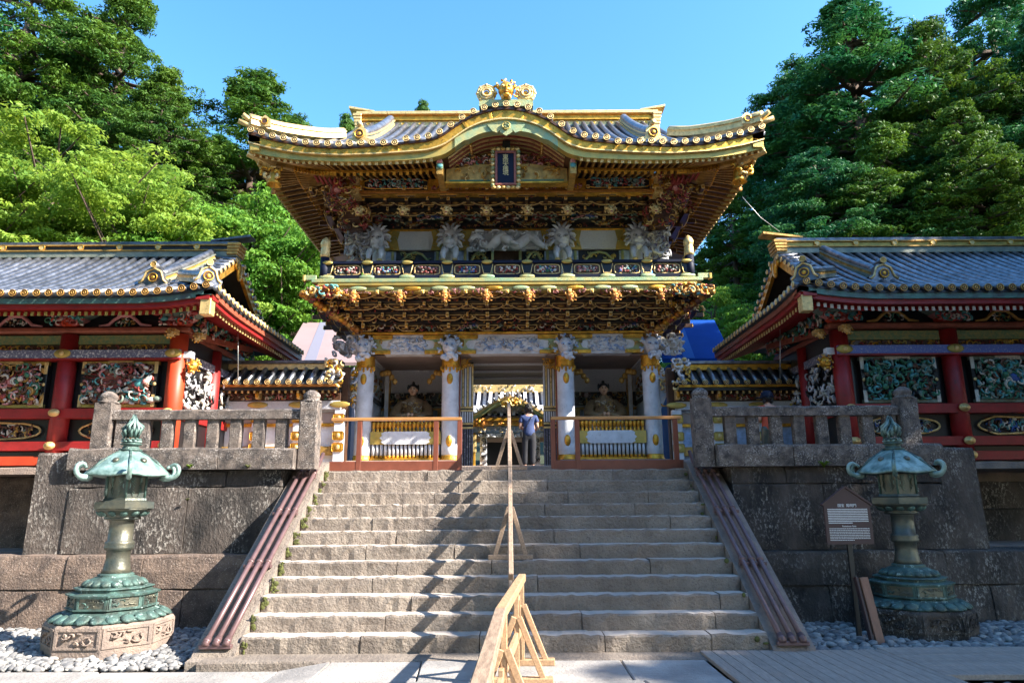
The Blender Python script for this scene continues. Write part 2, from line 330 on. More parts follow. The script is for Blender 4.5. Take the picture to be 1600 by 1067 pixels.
def beast(mb, c, s, m, m2, rng, mouth=None, tall=1.0):
    """lion or dragon head looking to -Y: skull, muzzle, brow, ears, curled mane"""
    x, y, z = c
    mb.blob((x, y, z+.1*s), (.36*s, .36*s, .42*s*tall), m, 10, 7); mb.blob((x, y-.3*s, z-.08*s), (.24*s, .22*s, .17*s), m, 8, 5)
    mb.blob((x, y-.26*s, z-.3*s), (.19*s, .2*s, .1*s), m, 8, 5)
    if mouth: mb.blob((x, y-.36*s, z-.2*s), (.13*s, .14*s, .09*s), mouth, 8, 5)
    mb.blob((x, y-.52*s, z-.02*s), (.09*s, .06*s, .06*s), m, 6, 4)
    for e in (-1, 1):
        mb.blob((x+e*.15*s, y-.33*s, z+.14*s), (.1*s, .08*s, .06*s), m2, 6, 4); mb.blob((x+e*.13*s, y-.40*s, z+.09*s), (.03*s, .02*s, .022*s), black, 6, 4)
        mb.blob((x+e*.36*s, y-.05*s, z+.26*s), (.1*s, .06*s, .15*s), m, 6, 4, (0, e*.5, 0))
        mb.blob((x+e*.16*s, y-.24*s, z-.36*s), (.09*s, .14*s, .12*s), m2, 6, 4)
    for k in range(11):
        a = PI*(-.15+1.3*k/10); R = .45*s; px, pz = x+R*math.cos(a), z+.05*s+R*math.sin(a)*1.05
        pts = []
        for j in range(6):
            t = j/5; an = a+2.6*t*(1 if k % 2 else -1); q = .11*s*(1-.6*t); pts.append((px+q*math.cos(an), y-.05*s-.1*s*t, pz+q*math.sin(an)))
        mb.tube(pts, [.05*s*(1.2-.8*j/5) for j in range(6)], m2 if k % 2 else m, 5)
def text_mesh(body, size, m, name, vert=False, line=1.0):
    cu = bpy.data.curves.new(name, 'FONT'); cu.body = body; cu.size = size; cu.align_x = 'CENTER'; cu.space_line = line; cu.extrude = 0.002
    o = bpy.data.objects.new('tmp', cu); C.objects.link(o); bpy.context.view_layer.update()
    me = bpy.data.meshes.new_from_object(o.evaluated_get(bpy.context.evaluated_depsgraph_get())); me.name = name
    bpy.data.objects.remove(o); me.materials.clear(); me.materials.append(m); return me
# ------------------------------------------------------------------ ground and terraces
rng = random.Random(7)
def sheet(name, x0, x1, y0, y1, z, m, nx=1, ny=1, fn=None):
    mb = MB(); vs = []; fs = []
    for i in range(nx+1):
        for j in range(ny+1):
            x = x0+(x1-x0)*i/nx; y = y0+(y1-y0)*j/ny; vs.append((x, y, z+(fn(x, y) if fn else 0)))
    for i in range(nx):
        for j in range(ny): a = i*(ny+1)+j; fs.append((a, a+ny+1, a+ny+2, a+1))
    mb.add(vs, fs, m, bool(fn)); o = link(name, mb.mesh(name)); o['kind'] = 'structure'; return o
sheet('ground', -300, 300, -200, 400, -0.16, earth)
sheet('upper_terrace', -40, 40, 11.25, 24, 2.03, terr)
def hillz(x, y):
    t = max(0, y-22)
    return min(t*0.18, 7) + 5.5*max(0, 1-math.hypot((x+24)/16, (y-34)/16)) + 1.2*math.sin(x*.11)*min(1, t/20)
sheet('hillside', -160, 160, 22, 150, 1.9, forestfloor, 40, 20, hillz)
def slab(parent, poly, z, m, name='paving_slab', th=0.07):
    """poly in XY"""
    n = len(poly); cx = sum(p[0] for p in poly)/n; cy = sum(p[1] for p in poly)/n
    def ins(d): return [(p[0]+(cx-p[0])/max(.01, math.hypot(cx-p[0], cy-p[1]))*d, p[1]+(cy-p[1])/max(.01, math.hypot(cx-p[0], cy-p[1]))*d) for p in poly]
    a = ins(.010); b = ins(.024); mb = MB(); dz = rng.uniform(-.004, .004)
    mb.loft([[(p[0], p[1], z-th) for p in a], [(p[0], p[1], z-.010+dz) for p in a], [(p[0], p[1], z+dz+rng.uniform(-.002, .002)) for p in b]], m)
    return part(name, mb, parent)
pv = link('paving', None); pv['kind'] = 'structure'
rows = [7.56, 6.75, 6.0, 5.1, 4.3, 3.3, 2.1, 0.8, -0.8, -2.6]
for i in range(len(rows)-1):
    x = -1.75 + 0.0; y1, y0 = rows[i], rows[i+1]; xs = [x+(.0 if i % 2 else 0)]
    while xs[-1] < 2.03: xs.append(min(2.03, xs[-1]+rng.uniform(.75, 1.35)))
    if xs[-1]-xs[-2] < .35: xs.pop(-2)
    sk = [0]+[rng.uniform(-.10, .10) for _ in xs[1:-1]]+[0]
    for k in range(len(xs)-1):
        slab(pv, [(xs[k]-sk[k], y0), (xs[k+1]-sk[k+1], y0), (xs[k+1]+sk[k+1], y1), (xs[k]+sk[k], y1)], 0.0, pave)
# low pavement on the left and the slanting slab that joins it to the centre
for i in range(len(rows)-1):
    y1, y0 = rows[i], rows[i+1]; xs = [-1.76-(.5 if i == 0 else .0)]
    while xs[-1] > -9: xs.append(xs[-1]-rng.uniform(1.1, 1.9))
    for k in range(len(xs)-1): slab(pv, [(xs[k+1], y0), (xs[k], y0), (xs[k], y1), (xs[k+1], y1)], -0.085, pave)
mb = MB(); mb.loft([[(-2.26, 6.76, -.16), (-2.26, 7.56, -.16), (-2.26, 7.56, -.084), (-2.26, 6.76, -.084)], [(-1.757, 6.76, -.16), (-1.757, 7.56, -.16), (-1.757, 7.56, -.003), (-1.757, 6.76, -.003)]], pave)
part('ramp_slab', mb, pv)
for i in range(5): slab(pv, [(2.05+i*1.6, -2.6), (3.63+i*1.6, -2.6), (3.63+i*1.6, 5.0), (2.05+i*1.6, 5.0)], -.03, pave)

# ------------------------------------------------------------------ rough stone blocks
def rough(mb, x0, x1, y0, y1, z0, z1, m, j=0.008, seg=0.12, c=0.012, lean=0.0, sh=0, top=None):
    """block whose length runs along X; lean pushes the top back"""
    n = max(1, int((x1-x0)/seg)); secs = []
    for i in range(n+1):
        x = x0+(x1-x0)*i/n; e = [rng.uniform(-j, j) for _ in range(5)]; q = c if 0 < i < n else c*1.6
        secs.append([(x, y0+e[0], z0), (x, y0+e[0]+lean*.5+sh, (z0+z1)/2), (x, y0+lean+e[1], z1-q*1.2+e[3]*.5), (x, y0+lean+q+e[2], z1+e[3]), (x, y1, z1), (x, y1, z0)])
    if top:
        mb.loft([q[:4] for q in secs], m, closed=False); mb.loft([q[3:5] for q in secs], top, closed=False)
        for q in (secs[0], secs[-1]): mb.add(q, [tuple(range(6))], m)
    else: mb.loft(secs, m, smooth=False)
R_, T_, Y0_, NS, W_ = 0.17, 0.272, 7.93, 12, 2.81
st = thing('stone_staircase', 'broad twelve-step stone staircase with sloping side stones leading up to the gate', 'staircase', (0, Y0_, 0))
mb = MB(); rough(mb, -3.1, 2.15, 7.56, 7.95, -.17, 0.0, step, .006); part('base_slab', mb, st)
prev = []
for k in range(NS):
    z0, z1 = k*R_, (k+1)*R_; y0 = Y0_+k*T_; x = -W_; cuts = []
    while x < W_-.01:
        L = rng.uniform(.95, 2.2); nx = min(W_, x+L)
        if W_-nx < .5: nx = W_
        if any(abs(nx-p) < .18 for p in prev) and nx < W_: nx += .28
        nx = min(nx, W_); mb = MB(); rough(mb, x+.005, nx-.005, y0+rng.uniform(-.008, .008), y0+T_+.12, z0-.02, z1+rng.uniform(-.004, .003), step, .011, .07, .016, top=tread)
        part('step_block', mb, st); cuts.append(nx); x = nx
    prev = cuts
mb = MB()
for k in range(NS):                 # moss in the corners of the left side and under some treads
    for s in (-1, 1):
        for q in range(int(rng.uniform(3, 17)) if s < 0 else int(rng.uniform(0, 3))):
            mb.blob((s*(W_-.015-abs(rng.gauss(0, .035))), Y0_+k*T_-.006, k*R_+rng.uniform(.01, .16)), (rng.uniform(.008, .04), .008, rng.uniform(.008, .035)), moss, 6, 4)
o = part('moss_patches', mb, st); o['kind'] = 'stuff'
mb = MB(); mb.box(-2.8, 2.8, 11.1, 11.6, 1.8, 2.035, terr, .01); part('landing_edge', mb, st)
for s in (-1, 1):
    xa, xb = (s*2.813, s*3.26)
    sec = lambda x: [(x, 7.66, -.15), (x, 7.66, -.02), (x, 7.80, .0), (x, 7.84, .05), (x, 11.02, 2.13), (x, 11.3, 2.20), (x, 11.3, 0.0)]
    mb = MB(); a, b = sorted((xa, xb)); n = 1
    mb.loft([sec(a), sec(b)], step if s < 0 else terr); part('sloping_side_stone', mb, st)
# ------------------------------------------------------------------ retaining walls
def wallrow(parent, x0, x1, y0, depth, z0, z1, m, cuts, name='stone_block', lean=.03):
    xs = [x0]+[c for c in cuts if x0 < c < x1]+[x1]
    for a, b in zip(xs[:-1], xs[1:]):
        mb = MB(); rough(mb, a+.006, b-.006, y0+rng.uniform(-.012, .012), y0+depth, z0+.004, z1-.004, m, .012, .22, .02, lean, -.012); part(name, mb, parent)
for s in (-1, 1):
    lab = ('sunlit lichen-covered retaining wall left of the stairs behind the bronze lantern', 'shaded lichen-covered retaining wall right of the stairs behind the bronze lantern')[s > 0]
    wl = thing('retaining_wall', lab, 'wall', (s*6, 10, 0), 'stone retaining walls beside the stairs')
    def S(a, b): return (a, b) if s > 0 else (-b, -a)
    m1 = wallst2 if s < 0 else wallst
    x0, x1 = S(3.3, 12.5); yl = 10.0
    cu = [s*q for q in (5.0, 6.05, 7.9, 9.6, 11)]; cu.sort()
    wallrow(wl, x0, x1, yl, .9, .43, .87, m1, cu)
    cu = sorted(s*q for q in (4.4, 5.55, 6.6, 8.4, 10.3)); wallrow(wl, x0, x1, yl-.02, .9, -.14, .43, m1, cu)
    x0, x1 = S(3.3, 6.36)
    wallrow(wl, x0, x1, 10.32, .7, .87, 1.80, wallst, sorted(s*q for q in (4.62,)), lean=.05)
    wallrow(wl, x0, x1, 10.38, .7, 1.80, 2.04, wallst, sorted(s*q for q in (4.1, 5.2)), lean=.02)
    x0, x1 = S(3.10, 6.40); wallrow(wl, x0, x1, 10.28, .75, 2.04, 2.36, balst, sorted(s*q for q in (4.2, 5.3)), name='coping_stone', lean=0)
    # recessed stretch beyond the corner, stepped terrace behind it
    mb = MB()
    a, b = S(6.36, 6.9); rough(mb, a, b, 10.34, 13, .87, 2.30, wallst, .012, .3, .02, .04); part('corner_stone', mb, wl)
    x0, x1 = S(6.9, 12.5)
    for q, (ya, za, zb) in enumerate(((12.3, .87, 1.40), (12.45, 1.40, 1.86), )): wallrow(wl, x0, x1, ya, .8, za, zb, wallst, sorted(s*(7.6+.4*q+1.9*i) for i in range(4)))
    a, b = S(6.36, 12.5); wallrow(wl, a, b, 12.75, .5, 1.86, 2.22, terr, sorted(s*(6.9+1.55*i) for i in range(4)), name='terrace_kerb', lean=0)
    mb = MB(); a, b = S(6.9, 12.5); mb.box(a, b, 10.9, 12.4, .80, .872, terr); part('ledge_fill', mb, wl)
    if s < 0:
        mb = MB(); rough(mb, -9.6, -7.9, 11.9, 12.6, .87, 2.02, wallst2, .02, .2, .06, .2, -.06); part('boulder_block', mb, wl)
tr = sheet('side_terrace', -30, -3.3, 13.0, 24, 2.215, terr); sheet('side_terrace', 3.3, 30, 13.0, 24, 2.215, terr)
mb = MB(); mb.box(-7, -3.3, 10.9, 11.3, 1.6, 2.034, terr); mb.box(3.3, 7, 10.9, 11.3, 1.6, 2.034, terr); o = link('landing_floor', mb.mesh('landing_floor')); o['kind'] = 'structure'
# little ferns growing out of wall joints
def tuft(x, y, z, s, lab):
    mb = MB()
    for i in range(18):
        a = rng.uniform(0, 2*PI); l = s*rng.uniform(.6, 1.1); dx, dy = math.cos(a)*l*.6, -abs(math.sin(a))*l*.5
        mb.tube([(0, 0, 0), (dx*.5, dy*.6, l*.5), (dx, dy, l*rng.uniform(.2, .6))], [.006, .009, .001], leafb if s > .09 else moss, 3)
    o = part('fern_tuft', mb, None, (x, y, z)); tag(o, lab, 'fern')
tuft(4.62, 10.27, 2.02, .16, 'small fern sprouting under the right balustrade coping')
tuft(-4.6, 10.27, 2.06, .10, 'tiny yellow-green weed sprouting under the left balustrade coping near its middle')
tuft(-3.75, 10.27, 2.06, .08, 'tiny weed sprouting under the left balustrade coping close to the stairs')
tuft(-4.6, 10.30, 1.60, .07, 'small weed in the upright joint of the sunlit left wall')
# ------------------------------------------------------------------ stone balustrades
def vblock(mb, cx, cy, z0, z1, a, b, m, j=.006, n=5, top=1.0):
    secs = []
    for i in range(n+1):
        t = i/n; z = z0+(z1-z0)*t; q = 1+(top-1)*t; c = .014; r = [rng.uniform(-j, j) for _ in range(8)]
        A, B = a*q, b*q
        secs.append([(cx-A+c+r[0], cy-B+r[1], z), (cx+A-c+r[2], cy-B+r[3], z), (cx+A+r[4], cy-B+c, z), (cx+A+r[5], cy+B-c, z), (cx+A-c, cy+B, z), (cx-A+c, cy+B, z), (cx-A+r[6], cy+B-c, z), (cx-A+r[7], cy-B+c, z)])
    mb.loft(secs, m)
for s in (-1, 1):
    lab = ('weathered stone balustrade on the sunlit wall left of the stair head', 'dark shaded stone balustrade on the wall right of the stair head')[s > 0]
    bl = thing('stone_balustrade', lab, 'balustrade', (s*4.6, 10.6, 2.36), 'stone balustrades at the stair head')
    for px_ in (2.96, 6.06):
        mb = MB(); x = s*px_; vblock(mb, x, 10.55, 2.05 if px_ < 4 else 2.36, 3.05, .135, .135, balst)
        mb.lathe([(.15, 0), (.15, .025), (.11, .04), (.125, .075), (.13, .11), (.10, .15), (.045, .185), (.0, .19)], 14, (x, 10.55, 3.05), balst)
        part('post', mb, bl)
    for a, b in ((3.10, 4.5), (4.505, 5.92)):
        mb = MB(); a, b = sorted((s*a, s*b)); rough(mb, a, b, 10.46, 10.64, 2.80, 2.945, balst, .006, .12, .02); part('top_rail', mb, bl)
    for i in range(8):
        mb = MB(); x = s*(3.38+.345*i); vblock(mb, x, 10.55, 2.36, 2.80, .088, .06, balst, .005, 3); part('baluster', mb, bl)
# side balustrade return at the right-hand post seen edge-on
# ------------------------------------------------------------------ pipe handrails lying on the side stones
for s in (-1, 1):
    ph = thing('pipe_rail', ('three parallel brown pipes in sunlight along the left edge of the stairs', 'three parallel brown pipes in shade along the right edge of the stairs')[s > 0], 'pipe rail', (s*3.1, 7.9, .2), 'brown pipes along the stair sides')
    def onslope(t): y = 7.80+t*3.3; return y, .025+t*2.17
    for i in range(3):
        x = s*(2.915+.108*i); mb = MB()
        pts = [(x-s*.03*t+s*.00, onslope(t)[0], onslope(t)[1]+.09) for t in (0, .3, .6, .93, 1.0)]; pts[-1] = (pts[-1][0], pts[-1][1]-.02, pts[-1][2]+.03)
        mb.tube(pts, .030, pipem, 12); mb.tube([pts[0], (pts[0][0], pts[0][1]+.09, pts[0][2]+.056)], .036, pipem, 12); part('pipe', mb, ph)
    for t in (.012, .34, .62, .86):
        y, z = onslope(t); mb = MB(); mb.bar((s*2.86, y, z+.045), (s*3.20, y, z+.045), .06, .045, pipem, .006)
        for i in range(3):
            x = s*(2.915+.108*i)-s*.03*t; d = Vector((0, 3.3, 2.06)).normalized(); c = Vector((x, y, z+.09)); mb.tube([c-d*.02, c+d*.02], .042, pipem, 12)
        part('bracket', mb, ph)
# ------------------------------------------------------------------ timber fences closing the stair head
def timber(mb, a, b, wx, wz, m): mb.bar(a, b, wx, wz, m, .006)
for s in (-1, 1):
    fe = thing('stair_head_fence', ('red-brown timber fence with honey handrail closing the stair head in front of the left statue', 'red-brown timber fence with honey handrail closing the stair head in front of the right statue')[s > 0], 'fence', (s*1.8, 11.25, 2.04), 'timber fences at the stair head')
    y = 11.25
    mb = MB(); timber(mb, (s*.72, y, 2.87), (s*2.82, y, 2.87), .085, .05, woodr); part('handrail', mb, fe)
    mb = MB(); a, b = sorted((s*.72, s*2.82)); mb.box(a, b, y-.03, y+.03, 2.05, 2.20, woodm, .006); part('kick_board', mb, fe)
    for x in (.75, 1.14 if s > 0 else 1.13, 2.36 if s < 0 else 2.72):
        mb = MB(); mb.cb(s*x, y, 2.45, .075, .07, .80, woodm, .005); part('post', mb, fe)
# ------------------------------------------------------------------ timber barriers in the middle
def trestle(parent, x, y, z, top, m, spread=.20, foot=None, ydir=0):
    mb = MB(); timber(mb, (x, y, z), (x, y, top), .05, .05, m); part('post', mb, parent)
    for s in (-1, 1):
        mb = MB(); timber(mb, (x+s*spread, y-.02, z+.03), (x+s*.02, y-.02, z+(top-z)*.72), .035, .055, m); part('brace', mb, parent)
    mb = MB(); mb.bar((x-spread-.08, y, z+.03), (x+spread+.08, y, z+.03), .10, .06, m, .006); part('foot', mb, parent)
b1 = thing('stair_handrail_barrier', 'long greyed timber handrail on trestles running up the middle of the stairs', 'barrier', (0.05, 9.3, .9))
def railz(y): return R_*1.0+.62+ (y-7.6)*.625
mb = MB(); mb.bar((.075, 7.55, .80), (.06, 9.5, railz(9.5)-.0), .052, .085, woodg, .006); part('top_rail', mb, b1)
mb = MB(); mb.bar((.06, 9.51, railz(9.51)), (.04, 11.55, railz(11.4)-.03), .052, .085, woodg, .006); part('top_rail', mb, b1)
for y, zz in ((9.16, 5*.17), (10.98, 12*.17)): trestle(b1, .065-.01*(y-9.1), y, zz, railz(y)-.02, woodg, .20)
for y, zz in ((8.35, 2*.17), (10.1, 8*.17)):
    mb = MB(); timber(mb, (.07, y, zz), (.06, y, railz(y)-.02), .05, .05, woodg); part('post', mb, b1)
mb = MB(); mb.bar((.07, 7.7, .50), (.045, 10.95, 2.53), .035, .085, woodg, .004); part('mid_rail', mb, b1)
b2 = thing('ground_barrier', 'fresh timber barrier with braced trestles on the paving at the foot of the stairs', 'barrier', (.05, 5.5, 0))
P = [(.19, 7.52, .80), (.01, 5.0, .82), (-.05, 2.5, .83)]
for i in range(2):
    mb = MB(); mb.bar(Vector(P[i])+Vector((0, .005, 0)), P[i+1], .075, .07, wood if i == 0 else woodg, .006); part('top_rail', mb, b2)
    mb = MB(); a = Vector(P[i])-Vector((0, .1, .42)); b = Vector(P[i+1])-Vector((0, -.1, .42)); mb.bar(a, b, .035, .09, wood, .004); part('mid_rail', mb, b2)
for y, x in ((7.35, .18), (6.6, .125), (5.2, .03), (3.6, -.02)): trestle(b2, x, y, 0.0, .78, wood, .24)
for (a, b) in (((.14, 6.6, .72), (.17, 7.3, .08)), ((.0, 5.1, .7), (.10, 6.3, .1))):
    mb = MB(); mb.bar(a, b, .035, .055, wood, .004); part('diagonal', mb, b2)
# ------------------------------------------------------------------ decking on the right
dk = [thing('deck_walkway', 'dull timber boardwalk of narrow boards laid on the paving right of the stair foot', 'boardwalk', (3, 7.3, 0), 'boardwalks at the lower right'),
      thing('deck_walkway', 'second timber boardwalk running off to the right in front of the sign', 'boardwalk', (5, 7.3, 0), 'boardwalks at the lower right')]
x = 2.06
while x < 3.92:
    mb = MB(); mb.box(x, x+.117, 4.9, 7.88, -.02, .022+rng.uniform(-.001, .001), deck, .004); part('deck_board', mb, dk[0]); x += .122
y = 6.74
while y < 7.84:
    mb = MB(); mb.box(3.96, 9.0, y, y+.117, -.02, .028+rng.uniform(-.001, .001), deck, .004); part('deck_board', mb, dk[1]); y += .122
# ------------------------------------------------------------------ pebbles
def ico():
    t = (1+5**.5)/2; v = [(-1, t, 0), (1, t, 0), (-1, -t, 0), (1, -t, 0), (0, -1, t), (0, 1, t), (0, -1, -t), (0, 1, -t), (t, 0, -1), (t, 0, 1), (-t, 0, -1), (-t, 0, 1)]
    f = [(0, 11, 5), (0, 5, 1), (0, 1, 7), (0, 7, 10), (0, 10, 11), (1, 5, 9), (5, 11, 4), (11, 10, 2), (10, 7, 6), (7, 1, 8), (3, 9, 4), (3, 4, 2), (3, 2, 6), (3, 6, 8), (3, 8, 9), (4, 9, 5), (2, 4, 11), (6, 2, 10), (8, 6, 7), (9, 8, 1)]
    v = [Vector(p).normalized() for p in v]; mid = {}; nf = []
    def m_(a, b):
        k = (min(a, b), max(a, b))
        if k not in mid: mid[k] = len(v); v.append((v[a]+v[b]).normalized())
        return mid[k]
    for a, b, c in f: x_, y_, z_ = m_(a, b), m_(b, c), m_(c, a); nf += [(a, x_, z_), (b, y_, x_), (c, z_, y_), (x_, y_, z_)]
    return np.array([tuple(p) for p in v]), np.array(nf)
IV, IF = ico()
def fastmesh(name, V, F, mats, midx=None, smooth=True):
    me = bpy.data.meshes.new(name); n = F.shape[1]
    me.vertices.add(len(V)); me.vertices.foreach_set('co', V.astype(np.float32).ravel())
    me.loops.add(F.size); me.loops.foreach_set('vertex_index', F.astype(np.int32).ravel())
    me.polygons.add(len(F)); me.polygons.foreach_set('loop_start', np.arange(0, F.size, n, dtype=np.int32))
    me.polygons.foreach_set('loop_total', np.full(len(F), n, dtype=np.int32))
    for m in mats: me.materials.append(m)
    if midx is not None: me.polygons.foreach_set('material_index', midx.astype(np.int32))
    me.polygons.foreach_set('use_smooth', np.full(len(F), smooth)); me.update(); me.validate(); return me
def pebbles(name, n, x0, x1, y0, y1, z, size, mats, seed, holes=()):
    r = np.random.RandomState(seed); px = r.uniform(x0, x1, n); py = r.uniform(y0, y1, n)
    keep = np.ones(n, bool)
    for hx, hy, hr in holes: keep &= (px-hx)**2+(py-hy)**2 > hr*hr
    px, py = px[keep], py[keep]; n = len(px)
    s = size*r.uniform(.6, 1.35, n); ax = np.stack([s, s*r.uniform(.55, .85, n), s*r.uniform(.38, .6, n)], 1)
    a = r.uniform(0, PI, n); tx = r.normal(0, .28, n)
    V = IV[None]*ax[:, None, :]; V = V*(1+.10*np.sin(IV[None, :, [1, 2, 0]]*3+r.uniform(0, 6, (n, 1, 3))))
    y_ = V[..., 1]*np.cos(tx)[:, None]-V[..., 2]*np.sin(tx)[:, None]; z_ = V[..., 1]*np.sin(tx)[:, None]+V[..., 2]*np.cos(tx)[:, None]
    x_ = V[..., 0]; X = x_*np.cos(a)[:, None]-y_*np.sin(a)[:, None]+px[:, None]; Y = x_*np.sin(a)[:, None]+y_*np.cos(a)[:, None]+py[:, None]
    Z = z_+(z+r.uniform(0, size*.7, n))[:, None]
    V = np.stack([X, Y, Z], 2).reshape(-1, 3); F = (IF[None]+(np.arange(n)*len(IV))[:, None, None]).reshape(-1, 3)
    midx = np.repeat((r.uniform(0, 1, n) < .35).astype(int), len(IF))
    o = link(name, fastmesh(name, V, F, mats, midx)); o['kind'] = 'stuff'; return o
tag(pebbles('river_pebbles', 4600, -8.6, -3.34, 7.58, 10.05, -.09, .044, [pebm, pebm2], 1, [(-4.66, 8.75, .66)]), 'pale river pebbles around the left lantern')
tag(pebbles('river_pebbles', 3000, 3.34, 9.2, 7.90, 10.05, -.09, .060, [pebm, pebm2], 2, [(5.16, 9.35, .68)]), 'river pebbles around the right lantern')
tag(pebbles('river_pebbles', 420, 3.95, 6.6, 5.9, 6.72, -.09, .062, [pebm, pebm2], 3), 'river pebbles at the lower right corner beyond the boardwalk')
for s in (-1, 1): sheet('pebble_bed', s*3.3, s*9.3, 5.6, 10.1, -.10 if s > 0 else -.12, earth)
# ------------------------------------------------------------------ bronze lanterns
def lantern(X, Y, lab, m1, m2, md, sm_):
    t = thing('bronze_lantern', lab, 'lantern', (X, Y, 0), 'tall bronze garden lanterns beside the stairs'); c = (X, Y, 0); o8 = PI/8
    mb = MB(); mb.lathe([(.74, -.12), (.74, .30), (.72, .33), (.60, .335), (.0, .335)], 8, c, sm_, o8, False)
    part('stone_base', mb, t)
    for k in range(8):
        a = k*PI/4-PI/2; mb = MB(); ca, sa = math.cos(a+PI/2), math.sin(a+PI/2); mb.M = Matrix.Translation((X, Y, 0)) @ Matrix.Rotation(a+PI/2, 4, 'Z')
        if sa > .8 and False: continue
        d = -.681*math.cos(PI/8)
        for (x0, x1, z0, z1) in ((-.25, .25, .26, .29), (-.25, .25, .02, .05), (-.25, -.22, .05, .26), (.22, .25, .05, .26)): mb.box(x0, x1, d-.012, d+.01, z0, z1, sm_)
        r2 = random.Random(3); curls(mb, -.17, .17, .08, .23, d, 9, [sm_], r2, (.05, .09), .012, .0, 4); part('relief_panel', mb, t)
    # lotus skirt
    mb = MB(); mb.lathe([(.64, .335), (.655, .36), (.60, .40), (.52, .46), (.47, .50), (.455, .52)], 8, c, m1, o8, False); part('lotus_skirt', mb, t)
    mb = MB()
    for k in range(24):
        a = k*PI/12; mb.blob((X+.575*math.cos(a), Y+.575*math.sin(a), .405), (.095, .078, .035), m1, 8, 5, (0, .75, a))
    part('petal_ring', mb, t)
    mb = MB(); mb.lathe([(.455, .52), (.47, .53), (.47, .55), (.44, .56), (.44, .74), (.47, .75), (.475, .78), (.43, .80), (.38, .82), (.385, .86), (.41, .88), (.40, .90), (.33, .915)], 8, c, m1, o8, False); part('panel_tier', mb, t)
    for k in range(8):
        mb = MB(); mb.M = Matrix.Translation((X, Y, 0)) @ Matrix.Rotation(k*PI/4, 4, 'Z'); d = -.4665*math.cos(PI/8)
        mb.box(-.145, .145, d-.004, d+.02, .57, .73, md)
        for (x0, x1, z0, z1) in ((-.16, .16, .73, .745), (-.16, .16, .555, .57), (-.165, -.145, .57, .73), (.145, .165, .57, .73)): mb.box(x0, x1, d-.012, d+.01, z0, z1, m1)
        curls(mb, -.13, .13, .59, .71, d, 10, [m1, md], random.Random(k % 2), (.03, .05), .008, .0, 4); part('relief_panel', mb, t)
    mb = MB(); mb.lathe([(.335, .915), (.33, .95), (.29, 1.00), (.23, 1.04), (.19, 1.06), (.20, 1.08), (.17, 1.10)], 24, c, m1)
    for k in range(18):
        a = k*PI/9; mb.blob((X+.30*math.cos(a), Y+.30*math.sin(a), .965), (.07, .055, .035), m1, 8, 5, (0, .7, a))
    part('lotus_dome', mb, t)
    mb = MB(); mb.lathe([(.17, 1.09), (.145, 1.14), (.13, 1.22), (.132, 1.29), (.16, 1.30), (.165, 1.33), (.155, 1.35), (.165, 1.37), (.155, 1.39), (.135, 1.40), (.135, 1.60), (.15, 1.62)], 24, c, md); part('stem', mb, t)
    mb = MB(); mb.lathe([(.15, 1.61), (.20, 1.62), (.205, 1.64), (.19, 1.65), (.24, 1.69), (.30, 1.74), (.33, 1.76)], 24, c, md)
    for k in range(12):
        a = k*PI/6; mb.blob((X+.24*math.cos(a), Y+.24*math.sin(a), 1.70), (.06, .05, .035), m1, 8, 5, (0, -.6, a))
    part('bowl', mb, t)
    mb = MB(); mb.lathe([(.34, 1.76), (.365, 1.765), (.365, 1.83), (.33, 1.835), (.27, 1.85), (.26, 1.88), (.24, 1.885)], 6, c, md, 0, False); part('middle_plate', mb, t)
    mb = MB(); mb.lathe([(.235, 1.885), (.235, 2.10), (.30, 2.12), (.30, 2.14), (0, 2.14)], 6, c, md, 0, False)
    for k in range(6):
        a = k*PI/3; mb.tube([(X+.24*math.cos(a), Y+.24*math.sin(a), 1.88), (X+.24*math.cos(a), Y+.24*math.sin(a), 2.13)], .014, m1, 6)
    part('fire_box', mb, t)
    for k in range(6):
        mb = MB(); mb.M = Matrix.Translation((X, Y, 0)) @ Matrix.Rotation(k*PI/3+PI/6, 4, 'Z'); d = -.236*math.cos(PI/6)
        for i in range(7):
            mb.bar((-.09, d-.006, 1.91+i*.028), (-.09+min(.18, (2.1-1.91-i*.028)), d-.006, 1.91+i*.028+min(.18, 2.1-1.91-i*.028)), .006, .006, m1); mb.bar((.09, d-.009, 1.91+i*.028), (.09-min(.18, (2.1-1.91-i*.028)), d-.009, 1.91+i*.028+min(.18, 2.1-1.91-i*.028)), .006, .006, m1)
        mb.disc((0, d, 2.01), .05, .012, bronzel, 14, md); part('lattice_window', mb, t)
    mb = MB(); n = 36; secs = []
    for r, z, w_ in ((.0, 2.41, 0), (.10, 2.405, 0), (.13, 2.39, .2), (.22, 2.34, .4), (.33, 2.25, .7), (.42, 2.17, 1), (.47, 2.125, 1), (.475, 2.105, 1), (.44, 2.10, 1), (.28, 2.12, 1)):
        secs.append([(X+r*(1+.055*w_*abs(math.cos(3*j*2*PI/n)))*math.cos(j*2*PI/n), Y+r*(1+.055*w_*abs(math.cos(3*j*2*PI/n)))*math.sin(j*2*PI/n), z+.02*w_*abs(math.cos(3*j*2*PI/n))**3) for j in range(n)])
    mb.loft(secs, m2, smooth=True)
    for k in range(6):
        a = k*PI/3; mb.tube([(X+.12*math.cos(a), Y+.12*math.sin(a), 2.40), (X+.34*math.cos(a), Y+.34*math.sin(a), 2.27), (X+.48*math.cos(a), Y+.48*math.sin(a), 2.145)], .018, m1, 6)
        a += PI/6; mb.blob((X+.30*math.cos(a), Y+.30*math.sin(a), 2.285), (.04, .04, .02), md, 10, 4, (0, .7, a))
    part('roof', mb, t)
